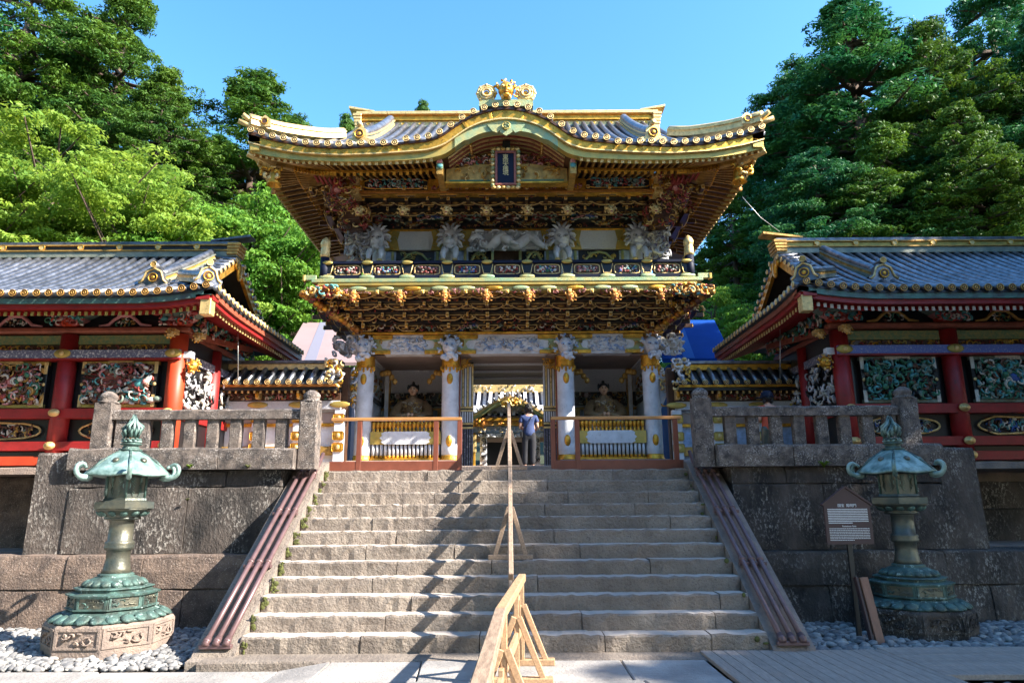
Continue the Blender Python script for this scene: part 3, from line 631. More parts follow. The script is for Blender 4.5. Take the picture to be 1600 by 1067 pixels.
    for k in range(6):
        a = k*PI/3+.0; pts = []
        for j in range(10):
            th = -2.2+j*.52; q = .098-.006*j; pts.append((.555+q*math.cos(th)*1.0, 2.185-.0+q*math.sin(th)))
        pts = [(.44, 2.11), (.50, 2.092)]+pts[1:]
        mb = MB(); mb.tube([(X+r*math.cos(a), Y+r*math.sin(a), z) for r, z in pts], [.03, .032]+[.030-.0015*j for j in range(9)], m2, 8); part('roof_scroll', mb, t)
    mb = MB(); mb.lathe([(.13, 2.40), (.135, 2.43), (.10, 2.44), (.085, 2.50), (.12, 2.51), (.125, 2.53), (.09, 2.545)], 16, c, m1)
    for k in range(10):
        a = k*PI/5; mb.blob((X+.085*math.cos(a), Y+.085*math.sin(a), 2.565), (.04, .03, .022), m2, 6, 4, (0, -.5, a)); mb.blob((X+.08*math.cos(a+.3), Y+.08*math.sin(a+.3), 2.60), (.04, .03, .022), m1, 6, 4, (0, -.5, a+.3))
    part('neck', mb, t)
    mb = MB(); mb.blob((X, Y, 2.70), (.058, .058, .062), m2, 10, 7); rr = random.Random(5)
    for k in range(26):
        a = k*2*PI/26; el = rr.uniform(0, 1); R = .105; z = 2.62+.10*el
        mb.tube([(X+R*math.cos(a)*.8, Y+R*math.sin(a)*.8, z), (X+R*math.cos(a)*1.1, Y+R*math.sin(a)*1.1, z+.06), (X+R*math.cos(a+.3)*.8*(1-el*.6), Y+R*math.sin(a+.3)*.8*(1-el*.6), z+.12), (X+R*math.cos(a+.5)*.5*(1-el*.7), Y+R*math.sin(a+.5)*.5*(1-el*.7), z+.17+.03*el)], [.017, .017, .012, .003], m1 if k % 2 else m2, 5)
    part('flame_jewel', mb, t)
    A_ = [-1, 0, .335, .52, .56, .74, .80, .915, 1.10, 1.30, 1.39, 1.60, 1.76, 1.835, 1.885, 2.12, 2.40, 2.62, 2.92]; B_ = [-1, 0, .26, .38, .40, .52, .56, .62, .76, 1.03, 1.12, 1.36, 1.50, 1.59, 1.63, 1.90, 2.20, 2.35, 2.67]
    for ch in t.children:
        n_ = len(ch.data.vertices); co = np.empty(n_*3, np.float32); ch.data.vertices.foreach_get('co', co); co = co.reshape(-1, 3); co[:, 2] = np.interp(co[:, 2], A_, B_)
        if ch.name.startswith(('stone_base',)): co[:, :2] = np.array([X, Y])+(co[:, :2]-np.array([X, Y]))*.92
        if ch.name.startswith('panel_tier'): co[:, :2] = np.array([X, Y])+(co[:, :2]-np.array([X, Y]))*1.06
        ch.data.vertices.foreach_set('co', co.ravel()); ch.data.update()
lantern(-4.66, 8.75, 'pale verdigris bronze lantern on an eight-sided stone base in sunlight left of the stairs', bronze, bronzel, bronzed, terr)
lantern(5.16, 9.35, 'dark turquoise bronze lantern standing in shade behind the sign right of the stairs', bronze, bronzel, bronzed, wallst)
# ------------------------------------------------------------------ sign
X, Y = 4.22, 8.85
sg = thing('information_sign', 'brown gabled information board with white Japanese and English text on a dark post', 'sign', (X, Y, 0))
mb = MB(); mb.prism([(X-.285, 1.03), (X+.285, 1.03), (X+.285, 1.50), (X, 1.70), (X-.285, 1.50)], Y-.015, Y+.015, signm); part('board', mb, sg)
mb = MB(); mb.bar((X-.31, Y, 1.495), (X, Y, 1.715), .06, .02, signm); mb.bar((X+.31, Y, 1.495), (X, Y, 1.715), .06, .02, signm); part('gable_cap', mb, sg)
mb = MB(); mb.cb(X+.005, Y+.045, .75, .055, .045, 1.7, black, .004); part('post', mb, sg)
for body, size, z in (('国宝  陽明門', .042, 1.475), ('Yomeimon Gate', .026, 1.235)):
    o = link('lettering', text_mesh(body, size, inkw, 'lettering'), sg, (X, Y-.018, z), rot=(PI/2, 0, 0))
mb = MB(); r2 = random.Random(11)
def lines(z0, n, dz, h, x0, x1, kmin, kmax):
    for i in range(n):
        x = x0; z = z0-i*dz; xe = x1 if i < n-1 else x0+(x1-x0)*.6
        while x < xe:
            L = r2.uniform(kmin, kmax); mb.box(x, min(xe, x+L*.82), Y-.0175, Y-.0155, z-h*r2.uniform(.4, .5), z+h*r2.uniform(.4, .5), inkw); x += L
lines(1.445, 9, .0205, .011, X-.245, X+.245, .010, .016); lines(1.215, 8, .0195, .008, X-.245, X+.245, .012, .035)
o = part('small_print', mb, sg); o['kind'] = 'stuff'
sp = thing('sign_stake', 'leaning brown timber stake in the pebbles holding the foot of the sign', 'stake', (4.27, 8.62, 0))
mb = MB(); mb.bar((4.31, 8.56, -.1), (4.255, 8.70, .66), .095, .05, stakem, .004); part('face_board', mb, sp)
mb = MB(); mb.bar((4.235, 8.60, -.1), (4.185, 8.74, .66), .03, .08, signm, .004); part('back_board', mb, sp)
# ================================================================== THE GATE
rng = random.Random(21)
G = thing('temple_gate', 'two-storey gilded temple gate with white columns, dense brackets and a curved tiled roof', 'gate', (0, 16.5, 2.04))
CXS = (-3.43, -1.38, 1.38, 3.43)
mb = MB(); mb.box(-4.3, 4.3, 15.9, 21.6, 1.9, 2.30, terr, .02); [mb.box(*sorted((q*1.18, q*4.05)), 16.1, 21.3, 2.302, 2.50, terr, .02) for q in (-1, 1)]; mb.box(-1.18, 1.18, 16.1, 21.3, 2.302, 2.335, terr, .006); part('plinth', mb, G)
# columns
def column(x, y, z0, z1, r):
    mb = MB(); mb.lathe([(r*.97, z0), (r, z0+.3), (r, z1-.3), (r*.95, z1)], 24, (x, y, 0), white); part('column', mb, G)
    mb = MB(); mb.lathe([(r+.02, z0), (r+.03, z0+.03), (r+.012, z0+.05), (r+.012, z0+.10), (r+.002, z0+.13)], 24, (x, y, 0), gold); part('column_shoe', mb, G)
for x in CXS:
    for y in (16.5, 18.6, 20.7): column(x, y, 2.5, 5.0, .205)
    for z, s in ((2.95, 1), (4.42, 1)):
        mb = MB(); mb.lathe([(.0, -.02), (.085, -.015), (.10, 0), (.085, .02), (0, .03)], 14, (0, 0, 0), gold); me = mb
        o = part('medallion', mb, G, (x, 16.295, z), rot=(PI/2, 0, 0)); o.scale = (.75, 1.35, 1)
    mb = MB(); mb.lathe([(.215, 4.70), (.225, 4.74), (.215, 4.95), (.23, 4.98)], 20, (x, 16.5, 0), gold)
    for k in range(7): a = -PI/2+(k-3)*.42; mb.blob((x+.215*math.cos(a), 16.5+.215*math.sin(a), 4.69-.05*(k % 2)), (.05, .03, .07), gold, 6, 4, (0, 0, a))
    part('column_collar', mb, G)
    mb = MB(); beast(mb, (0, 0, 0), .52, white, whiteb, rng, None, .95)
    blobs(mb, -.2, .2, -.32, -.12, -.12, 8, [white], rng, (.05, .09)); part('lion_head', mb, G, (x, 16.22, zat(542, 16.1)))
for s in (-1, 1):                    # heads and gilt dragon arms leaning out sideways at the corners
    mb = MB(); mm = [white, greyw] if s < 0 else [white, pw]
    for k in range(9): mb.blob((s*(.05+.055*k), rng.uniform(-.1, .1), .05*math.sin(k)), (.14, .14, .20-.008*k), rng.choice(mm), 8, 5)
    curls(mb, min(0, s*.6), max(0, s*.6), -.25, .25, -.12, 30, mm, rng, (.06, .13), .03, .1, 5); part('side_lion_head', mb, G, (s*3.62, 16.5, 5.22))
    mb = MB(); x0, x1 = sorted((s*.15, s*.55))
    mb.loft([[(s*.12, -.06, .15), (s*.12, .06, .15), (s*.5, .06, .15), (s*.5, -.06, .15)], [(s*.12, -.06, -.25), (s*.12, .06, -.25), (s*.42, .06, -.25), (s*.42, -.06, -.25)], [(s*.1, -.06, -.8), (s*.1, .06, -.8), (s*.16, .06, -.8), (s*.16, -.06, -.8)]], white)
    curls(mb, x0, x1, -.7, .2, -.08, 34, [goldp, gold, white, pw], rng, (.06, .13), .026, .08, 5); part('side_bracket_carving', mb, G, (s*3.45, 16.5, 4.45))
# lintel beams
zl0, zl1 = 4.99, 5.50
for a, b in zip(CXS[:-1], CXS[1:]):
    w = b-a; mb = MB(); n = 24; top = [(a+.19+(w-.38)*i/n, zl1) for i in range(n+1)]
    bot = [(a+.19+(w-.38)*i/n, zl0+.07-.09*min(1, 6*min(i, n-i)/n*.5)+.0) for i in range(n, -1, -1)]
    bot = [(x_, zl0+(0.0 if .28 < abs(x_-(a+b)/2)/(w/2) else .0)+(.10 if abs(x_-(a+b)/2) > w/2-.42 else .04*(1-((x_-(a+b)/2)/(w/2))**2))) for x_, _ in bot]
    mb.prism(top+bot, 16.35, 16.65, white)
    rr = random.Random(int(w*10)); x0, x1 = a+.62, b-.62
    for k in range(int(26*w)):
        cx = rr.uniform(x0, x1); cz = rr.uniform(zl0+.14, zl1-.12); q = rr.uniform(.04, .09); mb.blob((cx, 16.35, cz), (q*1.5, .05, q*.6), whiteb if rr.random() < .25 else white, 8, 5, (0, rr.uniform(-.5, .5), 0))
    curls(mb, x0, x1, zl0+.1, zl1-.06, 16.34, int(16*w), [white, whiteb, greyw], rr, (.05, .10), .016, .03, 4); part('carved_lintel', mb, G)
    for e, xx in ((1, a), (-1, b)):
        mb = MB(); x0, x1 = sorted((xx+e*.17, xx+e*.44)); zc = (zl0+zl1)/2+.03
        prof = [(xx+e*.17, zl0+.04), (xx+e*.62, zl0+.04), (xx+e*.60, zl0+.14), (xx+e*.42, zl0+.17), (xx+e*.36, zc), (xx+e*.42, zl1-.15), (xx+e*.64, zl1-.12), (xx+e*.66, zl1-.01), (xx+e*.17, zl1-.01)]
        mb.prism(prof, 16.325, 16.36, verd); mb.box(x0, xx+e*.62 if e > 0 else xx-.62, 16.30, 16.335, zl0+.03, zl0+.12, gold, .01) if e > 0 else mb.box(xx-.62, x1, 16.30, 16.335, zl0+.03, zl0+.12, gold, .01)
        a_, b_ = sorted((xx+e*.17, xx+e*.66)); mb.box(a_, b_, 16.30, 16.335, zl1-.11, zl1-.01, gold, .01)
        a_, b_ = sorted((xx+e*.20, xx+e*.40)); curls(mb, a_, b_, zl0+.16, zl1-.14, 16.32, 5, [gold, verd], rr, (.04, .07), .012, .01, 4); part('lintel_fitting', mb, G)
for s in (-1, 1):
    mb = MB(); mb.box(s*3.43-.14, s*3.43+.14, 16.7, 20.6, zl0, zl1, white, .01); part('side_lintel', mb, G)
mb = MB(); mb.box(-3.75, 3.75, 16.28, 20.9, 5.505, 5.56, gold, .008); part('capping_beam', mb, G)
# ceilings, walls of the bays
mb = MB(); mb.box(-3.6, 3.6, 16.66, 20.9, 5.03, 5.06, taupe)
for y in (17.6, 18.6, 19.6): mb.box(-1.2, 1.2, y-.04, y+.04, 4.98, 5.03, whitep)
part('bay_ceiling', mb, G)
for s in (-1, 1):
    x0, x1 = sorted((s*1.38, s*3.43))
    mb = MB(); mb.box(x0, x1, 18.45, 18.55, 2.5, 5.03, whitep); part('statue_bay_back', mb, G)
    mb = MB(); mb.box(x0+.05, x1-.05, 18.36, 18.45, 4.05, 4.40, black); curls(mb, x0+.25, x1-.25, 4.08, 4.38, 18.35, 70, [pn, pgr, goldd, pw, brown], rng, (.05, .11), .018, .05); part('carved_frieze', mb, G)
    mb = MB(); mb.box(x0+.05, x1-.05, 18.34, 18.45, 3.93, 3.99, goldd); mb.box(x0+.05, x1-.05, 18.34, 18.45, 3.55, 3.62, black)
    for e in (x0+.32, x1-.32): mb.box(e-.18, e+.18, 18.31, 18.40, 3.64, 3.94, goldd)
    part('wall_band', mb, G)
    for e in (x0+.22, x1-.22):
        mb = MB(); mb.box(e-.07, e+.07, 18.2, 18.44, 2.5, 5.0, goldd, .01); mb.box(e-.05, e+.05, 18.17, 18.2, 2.5, 4.9, white); part('inner_post', mb, G)
        mb = MB(); d = 1 if e < (x0+x1)/2 else -1
        for k in range(5): mb.blob((e+d*(.05+.08*k), 17.2, 4.83-.06*abs(k-2)-.05*k), (.07, .05, .08), goldd, 8, 5)
        part('hanging_fitting', mb, G)
    mb = MB(); xw = s*3.43; mb.box(xw-.05, xw+.05, 16.7, 18.4, 2.5, 5.0, whitep); mb.box(xw-s*.07-.02, xw-s*.07+.02, 16.7, 18.4, 4.02, 4.12, black); mb.box(xw-s*.07-.02, xw-s*.07+.02, 16.7, 18.4, 3.5, 3.6, goldd); part('side_wall', mb, G)
    mb = MB(); curls(mb, -.8, .8, -.25, .25, 0, 40, [pn, brown, goldd, pgr], rng, (.06, .13), .025, .03); part('side_carving', mb, G, (s*3.34, 17.5, 4.45), rot=(0, 0, s*PI/2))
    # passage wall: door leaves with posts and vertical bars
    xp = s*1.27
    mb = MB(); mb.box(s*1.38-.05, s*1.38+.05, 16.72, 20.5, 2.5, 5.0, whitep)
    part('passage_wall', mb, G)
    for k in range(12):
        mb = MB(); y = 16.95+k*.3; mb.box(xp-.03, xp+.03, y-.035, y+.035, 2.5, 4.98, black if k % 2 else white, .008); mb.box(xp-.035, xp+.035, y-.04, y+.04, 4.3, 4.6, gold); mb.box(xp-.035, xp+.035, y-.04, y+.04, 3.25, 3.31, gold); part('door_bar', mb, G)
    for k, (z0, z1, m_) in enumerate(((2.5, 3.25, black), (3.35, 3.72, whitep), (3.8, 4.25, goldp))):
        mb = MB(); mb.box(s*1.32-.02, s*1.32+.02, 16.85, 20.4, z0, z1, m_); part('door_panel', mb, G)
    a, b = sorted((s*.86, s*1.19)); y = 17.0
    mb = MB(); mb.box(a, b, y, y+.05, 2.35, 4.95, black, .005); part('door_leaf', mb, G)
    for z in (2.36, 3.30, 3.40, 3.72, 3.80, 4.86):
        mb = MB(); mb.box(a, b, y-.03, y-.002, z, z+.045, goldp); part('door_rail', mb, G)
    for k in range(6):
        x = a+.02+(b-a-.04)*k/5; mb = MB(); mb.box(x-.012, x+.012, y-.02, y-.003, 2.41, 3.29, greypat); mb.box(x-.017, x+.017, y-.025, y-.003, 3.46, 3.71, white); mb.box(x-.02, x+.02, y-.025, y-.003, 3.85, 4.85, goldp if k % 2 else white); part('door_bar', mb, G)
    mb = MB(); mb.cb(s*1.17, 16.62, 3.75, .05, .06, 2.5, redbr, .005); part('door_jamb', mb, G)
    mb = MB(); mb.cb(s*1.10, 16.75, 4.86, .18, .06, .22, goldd, .02); curls(mb, min(s*.85, s*1.15), max(s*.85, s*1.15), 4.72, 4.96, 16.71, 14, [goldd, gold], rng, (.04, .08), .018, .02); part('bracket_fitting', mb, G)
    # low screen in front of each statue
    for k in range(17):
        mb = MB(); x = x0+.27+(x1-x0-.54)*k/16
        mb.lathe([(.040, 2.56), (.040, 2.62), (.034, 2.63)], 10, (x, 16.42, 0), gold); mb.lathe([(.034, 2.63), (.034, 2.92)], 10, (x, 16.42, 0), white)
        mb.lathe([(.038, 2.92), (.038, 3.22), (.030, 3.24), (.030, 3.27), (.042, 3.28), (.048, 3.36), (.042, 3.40), (.01, 3.43)], 10, (x, 16.42, 0), gold); part('baluster', mb, G)
    for z0, z1 in ((2.50, 2.57), (3.44, 3.50)):
        mb = MB(); mb.box(x0+.2, x1-.2, 16.36, 16.48, z0, z1, gold, .01); part('screen_rail', mb, G)
    za, zb = zat(693, 16.36), zat(673, 16.36)
    mb = MB(); mb.box(x0+.2, x1-.2, 16.36, 16.39, za, zb, olive, .006); part('screen_board', mb, G)
    mb = MB(); xa, xb, zc = x0+.52, x1-.52, (za+zb)/2; h = (zb-za)/2
    poly = [(xa-.10, zc), (xa-.04, zc+h*.35), (xa-.06, zc+h*.7), (xa+.02, zc+h), (xb-.02, zc+h), (xb+.06, zc+h*.7), (xb+.04, zc+h*.35), (xb+.10, zc)]
    poly += [(x_, 2*zc-z_) for x_, z_ in poly[::-1][1:-1]]
    mb.prism(poly, 16.345, 16.362, white); part('white_cartouche', mb, G)
# ---- statues
def seated(x, lab):
    t = thing('guardian_statue', lab, 'statue', (x, 17.5, 3.2), 'seated guardian statues'); y = 17.5
    mb = MB(); mb.box(x-.65, x+.65, y-.35, y+.5, 2.5, 3.28, black, .02); part('pedestal', mb, t)
    mb = MB(); secs = []
    for z, a, b, cy in ((3.28, .50, .34, 0), (3.36, .52, .36, 0), (3.50, .40, .28, .05), (3.66, .27, .2, .08), (3.82, .27, .18, .1), (3.98, .33, .18, .1), (4.08, .28, .15, .1), (4.15, .12, .10, .1), (4.22, .08, .08, .08)):
        secs.append([(x+a*math.cos(2*PI*j/20)*(1+.04*math.sin(5*j)), y+cy+b*math.sin(2*PI*j/20), z) for j in range(20)])
    mb.loft(secs, robe, smooth=True)
    for e in (-1, 1):
        mb.tube([(x+e*.27, y+.1, 4.02), (x+e*.40, y-.02, 3.82), (x+e*.42, y-.2, 3.66), (x+e*.22, y-.33, 3.62), (x+e*.07, y-.36, 3.66)], [.10, .13, .14, .09, .05], robe, 10)
        mb.tube([(x+e*.15, y+.0, 3.42), (x+e*.34, y-.28, 3.46), (x+e*.36, y-.36, 3.3), (x+e*.16, y-.4, 3.26)], [.15, .16, .13, .09], robew, 10)
        mb.loft([[(x+e*.36, y-.1, 3.52), (x+e*.36, y+.1, 3.62), (x+e*.36, y+.1, 3.40), (x+e*.36, y-.1, 3.36)], [(x+e*.78, y+.05, 3.50), (x+e*.78, y+.12, 3.54), (x+e*.78, y+.12, 3.44), (x+e*.78, y+.05, 3.42)]], robe)
    curls(mb, x-.25, x+.25, 3.55, 4.0, y-.14, 40, [robe, robew, goldd], random.Random(4), (.04, .09), .016, .05)
    part('robed_body', mb, t)
    mb = MB(); mb.blob((x, y+.02, 4.33), (.10, .115, .14), face, 12, 9); mb.blob((x, y-.10, 4.31), (.022, .03, .035), face, 6, 4)
    for e in (-1, 1):
        mb.blob((x+e*.04, y-.088, 4.355), (.018, .01, .01), black, 6, 4); mb.blob((x+e*.04, y-.085, 4.385), (.028, .01, .008), black, 6, 4); mb.blob((x+e*.105, y+.02, 4.33), (.02, .03, .04), face, 6, 4)
        mb.blob((x+e*.05, y-.37, 3.66), (.05, .05, .06), face, 8, 5)
    mb.blob((x, y-.09, 4.265), (.035, .015, .01), pr, 6, 4); part('head', mb, t)
    mb = MB(); mb.blob((x, y+.05, 4.42), (.125, .12, .08), black, 12, 6); mb.cb(x, y+.09, 4.50, .07, .08, .14, black, .02)
    for e in (-1, 1): mb.blob((x+e*.125, y+.04, 4.40), (.03, .03, .09), black, 8, 5)
    part('hat', mb, t)
    mb = MB(); mb.tube([(x-.38, y+.3, 3.4), (x-.42, y+.28, 4.2)], .02, goldd, 6); mb.cb(x-.42, y+.27, 4.22, .10, .05, .12, brown); part('quiver', mb, t)
seated(-2.42, 'seated guardian in brown brocade and black hat in the left bay of the gate')
seated(2.42, 'seated guardian in brown brocade and black hat in the right bay of the gate')

# ---- bracket tiers
def bracket(w, h, d, style=0):
    """one tier: boat-shaped cross arm with three bearing blocks and a forward arm; gilt arrises"""
    mb = MB(); hw = w/2
    prof = [(-hw, h), (-hw, h*.62), (-hw*.82, h*.25), (-hw*.5, 0), (hw*.5, 0), (hw*.82, h*.25), (hw, h*.62), (hw, h)]
    mb.prism(prof, -.045, .045, brown)
    for q in range(len(prof)-1): a, b = prof[q], prof[q+1]; mb.bar((a[0], -.05, a[1]), (b[0], -.05, b[1]), .018, .022, goldp, up=(0, 1, 0))
    mb.bar((-hw, -.05, h), (hw, -.05, h), .016, .016, goldp)
    if w > .3:
        for e in (-1, 1): mb.tube([(e*hw*.92, -.05, h*.5), (e*(hw+.05), -.055, h*.62), (e*(hw+.085), -.055, h*1.0), (e*(hw+.12), -.05, h*1.35), (e*(hw+.20), -.04, h*1.45)], [.013]*5, goldp, 5)
    mb.blob((-hw*.45, -.05, h*.5), (hw*.25, .012, h*.22), po, 6, 4); mb.blob((hw*.45, -.05, h*.5), (hw*.25, .012, h*.22), po, 6, 4)
    for x in (-hw+.045, 0, hw-.045):
        mb.taper(x, 0, h, h+.045, .032, .05, .052, .065, goldd); mb.taper(x, 0, h+.045, h+.085, .052, .066, .052, .066, brown)
        mb.box(x-.056, x+.056, -.074, -.064, h+.066, h+.088, goldp)
    mb.box(-.035, .035, -d, -.04, h*.15, h*.95, brown); mb.box(-.04, .04, -d-.02, -d, h*.1, h, goldp, .006)
    mb.blob((0, -d-.02, h*.45), (.03, .02, h*.28), gold, 6, 4)
    return mb.mesh('bracket')
brk = [bracket(.46, .13, .30), bracket(.60, .13, .30), bracket(.72, .13, .30), bracket(.78, .13, .30)]
sbr = bracket(.16, .12, .28)
def head_mesh(m1, m2, mo):
    mb = MB(); beast(mb, (0, 0, 0), .26, m1, m2, random.Random(2), mo); return mb.mesh('nose_carving')
hd1 = head_mesh(goldo, po, pr); hd2 = head_mesh(goldp, po, pr)
def wing_mesh(seed, mats, w=.46, h=.13, n=16, R=(.03, .07), r=.013):
    mb = MB(); curls(mb, -w/2, w/2, -h/2, h/2, 0, n, mats, random.Random(seed), R, r, .05); return mb.mesh('carving')
wings = [wing_mesh(i, [pr, pr, pk, pn]) for i in range(3)]
groups = [wing_mesh(20+i, m, .42, .24, 34, (.03, .08), .017) for i, m in enumerate(([pw, pn, pr, pn], [pn, pr, pn, pgr], [pw, pb, pn, pk, pg], [pn, po, pgr, pr]))]
setx = [-3.43, -2.40, -1.40, -.47, .47, 1.40, 2.40, 3.43]
def complex_(Yw, z0, dy, dz, tiers, hd, low, sides=3, wr=1.0):
    for k in range(tiers):
        y = Yw-.12-dy*k; z = z0+dz*k; ext = dy*k*.82
        for s in (-1, 1):
            mb = MB(); x0, x1 = sorted((s*(3.3+dy*k), s*(3.66+dy*k))); curls(mb, x0, x1, z-.06, z+.18, Yw-.13, 16, [goldp, goldd, pn, goldo, pr], rng, (.04, .09), .02, .12, 5); part('side_tier_carving', mb, G)
        mb = MB(); mb.box(-3.55-ext, 3.55+ext, y+.02, y+.10, z+.13, z+.165, brown); mb.box(-3.55-ext, 3.55+ext, y-.005, y+.02, z+.135, z+.158, goldd); part('tie_beam', mb, G)
        mb = MB(); mb.box(-3.5-ext, 3.5+ext, y+.10, y+.12+dy, z-.02, z+.17, black); part('bracket_backing', mb, G)
        mb = MB(); curls(mb, -3.5-ext, 3.5+ext, z-.03, z+.17, y+.09, 190, [goldd, po, pn, goldp, goldo, redbr, pr, brown], random.Random(k*7+int(low)), (.03, .07), .014, .06, 4, 5); mb.box(-3.55-ext, 3.55+ext, y-.01, y+.0, z+.16, z+.172, goldp); part('tier_carving', mb, G)
        for i, x in enumerate(setx):
            part('bracket', brk[k], G, (x, y, z), scale=(wr, 1, 1))
        for i in range(len(setx)-1):           # small filler tiers staggered between the sets
            xm = (setx[i]+setx[i+1])/2
            if k >= 1: part('bracket', brk[0], G, (xm, y+.03, z+.03), scale=(.62+.1*k, 1, .8))
            if k == 1 and not low: part('cloud_carving', groups[(i+1) % 4 if i % 2 else 1], G, (xm, y-.02, z-.06), scale=(1.5, 1, .6)); part('cloud_carving', groups[3], G, (setx[i], Yw-.18, z0+.02), scale=(.9, 1, .5))
            if k == 0 and low: part('figure_carving', groups[i % 4], G, (xm, y-.06, z+.12))
        for s in (-1, 1):                    # corner clusters stepping out to the side
            for j in range(k+1):
                part('bracket', sbr, G, (s*(3.43+.29*(j+1)), y, z))
            if k: 
                mb = MB(); x0, x1 = sorted((s*3.6, s*(3.6+ext))); curls(mb, x0, x1, z-.04, z+.14, y-.2, 14*k, [goldo, gold, pn, goldp, po], rng, (.03, .07), .02, .05); part('corner_carving', mb, G)
            for q in range(sides):
                part('bracket', brk[k], G, (s*(3.43+.12+dy*k), Yw+.6+q*1.1, z), rot=(0, 0, s*PI/2))
            mb = MB(); a, b = sorted((s*(3.4+dy*k), s*(3.53+dy*k))); mb.box(a, b, Yw-.1, Yw+4, z-.02, z+.17, brown); part('side_backing', mb, G)
    y = Yw-.12-dy*(tiers-1)-.36; z = z0+dz*(tiers-1)+.10
    for i, x in enumerate(setx):
        part('nose_carving', hd, G, (x, y+.02, zat(465, y) if low else zat(338, y+.3)))
        part('wing_carving', wings[i % 3], G, (x-.2, y+.16, z+.01), scale=(.7, 1, 1)); part('wing_carving', wings[(i+1) % 3], G, (x+.2, y+.16, z+.01), scale=(.7, 1, 1))
LB = (16.42, 5.575, .36, .165)
complex_(*LB, 4, hd1, True)
for s in (-1, 1):
    mb = MB(); x0, x1 = sorted((s*3.65, s*4.46)); curls(mb, x0, x1, 6.02, 6.26, 14.95, 80, [goldo, gold, pr, goldp, pt], rng, (.05, .10), .024, .2, 5)
    for k in range(14): t = k/13; mb.blob((s*(3.6+.95*t), 16.1-1.2*t, 5.58+.52*t), (.10, .12, .09), rng.choice([goldo, gold, pn, goldd]), 8, 5); 
    for k in range(34): t = rng.random(); cx = s*(3.6+.95*t); curls(mb, cx-.14, cx+.14, 5.5+.52*t, 5.76+.52*t, 16.0-1.2*t, 1, [goldp, goldo, pn, goldd, pr], rng, (.04, .09), .022, .05)
    part('corner_dragon', mb, G)
# balcony: gilt beams, rail, relief panels
YB = 14.98
zb = [zat(p, YB, 800) for p in (455, 441, 435, 429, 412, 409)]
mb = MB(); mb.box(-4.22, 4.22, YB, 17.0, zb[0], zb[1], olive, .012); mb.box(-4.26, 4.26, YB-.05, YB, zb[1]-.07, zb[1]-.012, olive, .008); part('balcony_beam', mb, G)
for i in range(14):
    mb = MB(); x = -3.96+i*.61; mb.blob((x, YB-.02, (zb[0]+zb[1])/2-.03), (.20, .03, .06), verd if i % 3 else gold, 12, 5); part('beam_fitting', mb, G)
mb = MB(); mb.box(-4.40, 4.40, YB-.06, 16.9, zb[1]+.002, zb[2], verd, .01); part('balcony_sill', mb, G)
mb = MB(); mb.box(-4.15, 4.15, YB-.02, YB+.06, zb[2], zb[3], navy, .004); part('low_rail', mb, G)
mb = MB(); mb.box(-4.15, 4.15, YB-.03, YB+.07, zb[4]+.01, zb[5]+.03, navy, .006); part('top_rail', mb, G)
NP = 9; dx = 8.14/NP
for i in range(NP):
    xc = -4.07+dx*(i+.5); hw = dx/2-.13; zc = (zb[3]+zb[4])/2; h = (zb[4]-zb[3])/2
    mb = MB(); mb.box(xc-hw, xc+hw, YB+.03, YB+.05, zb[3], zb[4], brown)
    ring = [(xc+(hw-.04)*max(-1, min(1, 1.25*math.cos(2*PI*j/24))), YB+.02, zc+(h-.02)*max(-1, min(1, 1.3*math.sin(2*PI*j/24)))) for j in range(25)]
    mb.tube(ring, .014, goldp, 4, False)
    blobs(mb, xc-hw+.09, xc+hw-.09, zc-h+.04, zc+h-.05, YB+.02, 46, [pb, pr, pw, pw, pk, pg, pt] if i % 2 else [pw, pr, pn, pk, pgr], random.Random(i), (.02, .038), .03)
    part('relief_panel', mb, G)
for i in range(NP+1):
    x = -4.07+dx*i; mb = MB(); mb.prism([(x-.13, zb[4]), (x+.13, zb[4]), (x+.07, zb[3]+.03), (x-.07, zb[3]+.03)], YB+.0, YB+.04, black)
    mb.tube([(x-.13, YB-.0, zb[4]), (x-.08, YB-.0, zb[3]+.03), (x+.08, YB-.0, zb[3]+.03), (x+.13, YB-.0, zb[4])], .012, goldp, 4)
    mb.blob((x, YB-.03, zb[4]+.035), (.13, .03, .05), olive, 12, 5); mb.blob((x, YB-.03, zb[2]+.04), (.18, .03, .06), verd, 12, 5); part('rail_mount', mb, G)
for s in (-1, 1):
    x = s*4.15; mb = MB(); mb.lathe([(.10, zb[1]), (.10, 7.02)], 16, (x, YB+.05, 0), navy); part('corner_post', mb, G)
    mb = MB(); mb.lathe([(.105, 7.0), (.115, 7.05), (.105, 7.2), (.09, 7.23), (.11, 7.27), (.12, 7.34), (.085, 7.42), (.03, 7.48), (.0, 7.50)], 16, (x, YB+.05, 0), goldp); part('post_finial', mb, G)
    mb = MB(); a, b = sorted((s*4.3, s*4.56)); mb.box(a, b, YB-.02, YB+.08, zb[1]+.07, zb[2]+.10, verd, .01); mb.cb(s*4.58, YB+.03, zb[2]+.03, .06, .13, .14, olive, .01); part('sill_end', mb, G)
    mb = MB(); a, b = sorted((s*4.12, s*4.18)); mb.box(a, b, YB+.1, 20.5, zb[4], zb[5]+.03, navy); mb.box(a, b, YB+.1, 20.5, zb[2], zb[3], navy); mb.box(s*4.15-.02, s*4.15+.02, YB+.1, 20.5, zb[3], zb[4], goldd); part('side_rail', mb, G)
    mb = MB(); a, b = sorted((s*3.6, s*4.22)); mb.box(a, b, 17.0, 20.7, zb[0], zb[1], olive); part('side_balcony_beam', mb, G)
